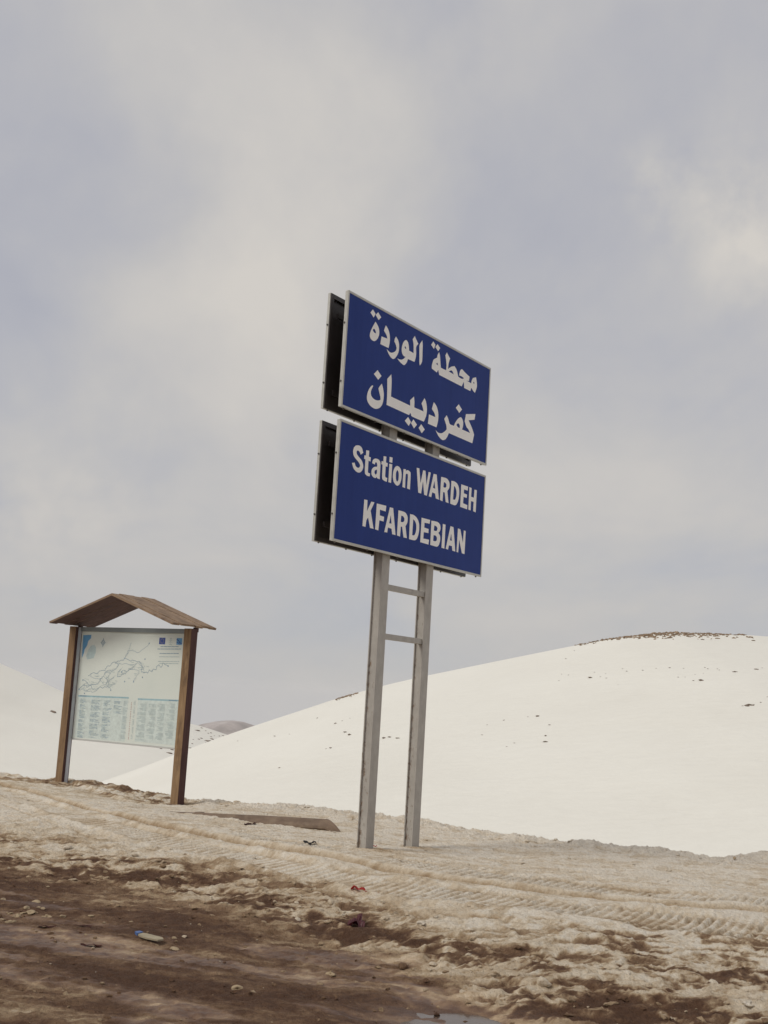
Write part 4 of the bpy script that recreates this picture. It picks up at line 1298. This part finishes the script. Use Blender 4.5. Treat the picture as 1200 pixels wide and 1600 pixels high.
# ------------------------------------------------------------------ end of a guard rail half buried in the snow
m_rail, nt, b = new_mat('dusty_rail_steel')
g = NB(nt)
n1 = g.noise(g.mapping(g.obj(), (3, 9, 9)), 1.0, 7, 0.65)
n2 = g.noise(g.obj(), 9, 5, 0.6)
c = g.ramp(n1, [(0.3, (0.11, 0.07, 0.045)), (0.7, (0.22, 0.15, 0.10))])
g.put(b.inputs['Base Color'], g.mix(g.ramp(n2, [(0.5, 0.0), (0.7, 0.4)]), c, (0.30, 0.23, 0.155)))
b.inputs['Roughness'].default_value = 0.7
GA, GB = Vector((-2.75, 14.92, 0.0)), Vector((-0.40, 13.56, 0.0))
gd = (GB - GA)
GL = gd.length
ga = math.atan2(gd.y, gd.x)
rail_o = link('guard_rail', None, [], None, (GA.x, GA.y, 0.0), ga)
tag(rail_o, 'dusty brown guard rail end half buried in snow between the map board and the sign', 'guard rail')
prof = [(0.0, 0.0), (0.012, -0.004), (0.030, -0.035), (0.075, -0.070), (0.080, -0.095), (0.040, -0.130), (0.004, -0.155), (0.040, -0.18), (0.080, -0.215), (0.075, -0.24), (0.03, -0.275), (0.012, -0.306), (0.0, -0.31)]
_gt = [0.0, 0.25, 0.5, 0.75, 1.0]
_gg = [gz(GA.x + gd.x * t - 0.06, GA.y + gd.y * t - 0.11) for t in _gt]
_fit = np.polyfit(_gt, _gg, 1)


def rail_top(t):
    return float(np.polyval(_fit, t)) + float(np.interp(t, [0.0, 0.15, 0.7, 1.0], [-0.06, -0.015, 0.075, 0.115]))


bm = bmesh.new()
prev = None
prevb = None
NS = 40
for i in range(NS + 1):
    t = i / NS
    zt = rail_top(t)
    row = [bm.verts.new((t * GL, -p[0], zt + p[1])) for p in prof]
    rowb = [bm.verts.new((t * GL, -p[0] + 0.006, zt + p[1])) for p in prof]
    if prev:
        for a in range(len(prof) - 1):
            bm.faces.new((prev[a], prev[a + 1], row[a + 1], row[a]))
            bm.faces.new((prevb[a + 1], prevb[a], rowb[a], rowb[a + 1]))
        bm.faces.new((prev[0], row[0], rowb[0], prevb[0]))
    prev, prevb = row, rowb
from_bm('beam', bm, m_rail, rail_o)
# fishtail terminal: flattening and bending down into the snow
bm = bmesh.new()
prev = None
prevb = None
for i in range(13):
    t = i / 12
    k = 1 - t
    zt = rail_top(1.0) + 0.002 - 0.19 * t ** 1.7
    row = [bm.verts.new((GL - 0.03 + 0.27 * t, -p[0] * (0.25 + 0.75 * k) - 0.003 - 0.02 * t, zt + p[1] * (0.75 + 0.25 * k))) for p in prof]
    rowb = [bm.verts.new((v.co.x, v.co.y + 0.006, v.co.z)) for v in row]
    if prev:
        for a in range(len(prof) - 1):
            bm.faces.new((prev[a], prev[a + 1], row[a + 1], row[a]))
            bm.faces.new((prevb[a + 1], prevb[a], rowb[a], rowb[a + 1]))
        bm.faces.new((prev[0], row[0], rowb[0], prevb[0]))
    prev, prevb = row, rowb
for a in range(len(prof) - 1):
    bm.faces.new((prev[a], prev[a + 1], prevb[a + 1], prevb[a]))
from_bm('terminal', bm, m_rail, rail_o)
for t in (0.35, 0.93):
    box('rail_post', (GL * t - 0.04, GL * t + 0.04, 0.007, 0.09, -0.6, 0.02), m_rail, rail_o, 0.004)

# ------------------------------------------------------------------ litter and lumps
m_redp = plain('red_plastic', (0.55, 0.045, 0.035), 0.4, 0, 0.25, 30)
m_maroon = plain('maroon_plastic', (0.16, 0.045, 0.055), 0.45, 0, 0.3, 25)
m_card = plain('pale_card', (0.34, 0.29, 0.20), 0.8, 0, 0.2, 25)
m_bluep = plain('blue_plastic', (0.06, 0.12, 0.30), 0.45, 0, 0.15, 25)
m_leafred = plain('red_brown_scrap', (0.10, 0.035, 0.026), 0.7, 0, 0.3, 30)
m_lump = plain('grubby_snow_lump', (0.40, 0.305, 0.19), 0.9, 0, 0.3, 25, 0.006)
m_dark = plain('black_scrap', (0.02, 0.017, 0.018), 0.6, 0, 0.3, 20)


def crumple(name, mats, loc, size, seed, rz, label, cat, nx=9, ny=6, high=0.5, taper=0.0, group=None):
    """a crumpled sheet with thickness lying on the ground"""
    r = random.Random(seed)
    bm = bmesh.new()
    rows = []
    ph = [r.uniform(0, 6) for _ in range(4)]
    for j in range(ny):
        row = []
        for i in range(nx):
            u, v = i / (nx - 1) - 0.5, j / (ny - 1) - 0.5
            w = 1 - taper * (u + 0.5)
            z = high * size[1] * (0.35 + 0.4 * math.sin(5 * u + ph[0] + 3 * v) * math.cos(6 * v + ph[1]) + 0.25 * math.sin(11 * u + ph[2]) + 0.12 * r.uniform(-1, 1))
            row.append(bm.verts.new((u * size[0] * (1 + 0.1 * r.uniform(-1, 1)), v * size[1] * w * (1 + 0.15 * r.uniform(-1, 1)), max(z, -0.004))))
        rows.append(row)
    for j in range(ny - 1):
        for i in range(nx - 1):
            bm.faces.new((rows[j][i], rows[j][i + 1], rows[j + 1][i + 1], rows[j + 1][i]))
    res = bmesh.ops.solidify(bm, geom=list(bm.faces), thickness=0.003)
    x, y = loc
    o = from_bm(name, bm, mats, None, (x, y, gz(x, y) + 0.004), rz)
    return tag(o, label, cat, group)


# LITTER_POS: where each scrap lies on the ground
crumple('litter', m_redp, LIT['red_a'], (0.115, 0.055), 1, -0.25, 'larger crumpled red wrapper lying in the tyre track below the sign', 'litter', high=0.7, taper=0.5)
crumple('litter', m_redp, LIT['red_b'], (0.10, 0.04), 2, 0.1, 'smaller red and white wrapper just right of the crumpled red one', 'litter', high=0.5)
crumple('litter', m_redp, LIT['red_c'], (0.035, 0.03), 3, 0.4, 'tiny red scrap at the foot of the left sign post', 'litter', high=0.8)
crumple('plastic_bag', m_maroon, LIT['bag'], (0.135, 0.16), 4, 0.3, 'crumpled maroon plastic scrap stuck in the churned snow', 'litter', high=0.55, taper=0.3)
crumple('litter', m_dark, (LIT['dark_a'][0] - 0.02, LIT['dark_a'][1] - 0.1), (0.13, 0.10), 5, 0.1, 'largest torn black scrap in the snow left of the sign posts', 'litter', high=0.3, taper=0.7)
crumple('litter', m_dark, (LIT['dark_a'][0] + 0.09, LIT['dark_a'][1] + 0.16), (0.10, 0.16), 15, 0.5, 'black scrap just behind the largest torn one, nearer the sign posts', 'litter', high=0.16, taper=0.8)
crumple('litter', m_dark, (LIT['dark_a'][0] - 0.12, LIT['dark_a'][1] - 0.02), (0.06, 0.05), 16, -0.3, 'smallest black scrap, left of the other torn black ones', 'litter', high=0.25)
crumple('litter', m_leafred, LIT['dark_b'], (0.12, 0.09), 6, 0.2, 'small dark red scrap in front of the buried guard rail', 'litter', high=0.3)
for k, sd, sz, lab in (('leaf_a', 7, (0.13, 0.05), 'dark red-brown scrap on the mud beside the heap of yellowish snow lumps'),
                       ('leaf_b', 8, (0.11, 0.04), 'red-brown scrap on the mud right of the snow lump heap'),
                       ('leaf_c', 9, (0.13, 0.05), 'reddish strip on the mud left of the pale card')):
    crumple('litter', m_leafred, LIT[k], sz, sd, 0.1, lab, 'litter', high=0.25, taper=0.4)
# pale flat card with a blue end
cx_, cy_ = LIT['card']
card = link('card', None, [], None, (cx_, cy_, gz(cx_, cy_) + 0.012), -0.22)
card.rotation_euler = (0.10, 0.03, -0.30)
tag(card, 'flat pale carton with a blue end lying on the mud', 'litter')
bm = bmesh.new()
prism(bm, [(-0.095, 0.015), (-0.06, -0.02), (0.0, -0.045), (0.085, -0.05), (0.11, -0.02), (0.085, 0.012), (0.03, 0.022), (-0.04, 0.038), (-0.075, 0.036)], 0.0, 0.010, lambda p, a: (p[0], p[1], a))
bmesh.ops.recalc_face_normals(bm, faces=bm.faces)
from_bm('carton', bm, m_card, card)
bm = bmesh.new()
prism(bm, [(-0.115, 0.022), (-0.096, 0.004), (-0.082, -0.004), (-0.066, 0.040), (-0.095, 0.050)], -0.001, 0.016, lambda p, a: (p[0], p[1], a))
bmesh.ops.recalc_face_normals(bm, faces=bm.faces)
from_bm('blue_end', bm, m_bluep, card)
for i, (x, y, w, lab) in enumerate(LUMPS):
    me = clod_mesh('snow_lump', 300 + i, 0.62, 0.55, 3)
    for p_ in me.polygons:
        p_.use_smooth = False
    w *= 0.85
    o = link('snow_lump', me, m_lump, None, (x, y, gz(x, y) + 0.12 * w))
    o.scale = (w * random.uniform(1.0, 1.3), w, w * random.uniform(0.8, 1.0))
    o.rotation_euler = (0, 0, random.uniform(0, 3))
    if lab:
        tag(o, lab, 'snow lump')
    else:
        tag(o, 'yellowish snow lump in the heap on the mud at the left edge', 'snow lump', 'heap of lumps at the left edge')

# the print keeps a margin inside the left edge of the sheet
for ch in board.children:
    if not ch.name.startswith('map_sheet'):
        for v_ in ch.data.vertices:
            v_.co.x = 0.172 + (v_.co.x - 0.142) * (2.15 - 0.172) / (2.15 - 0.142)
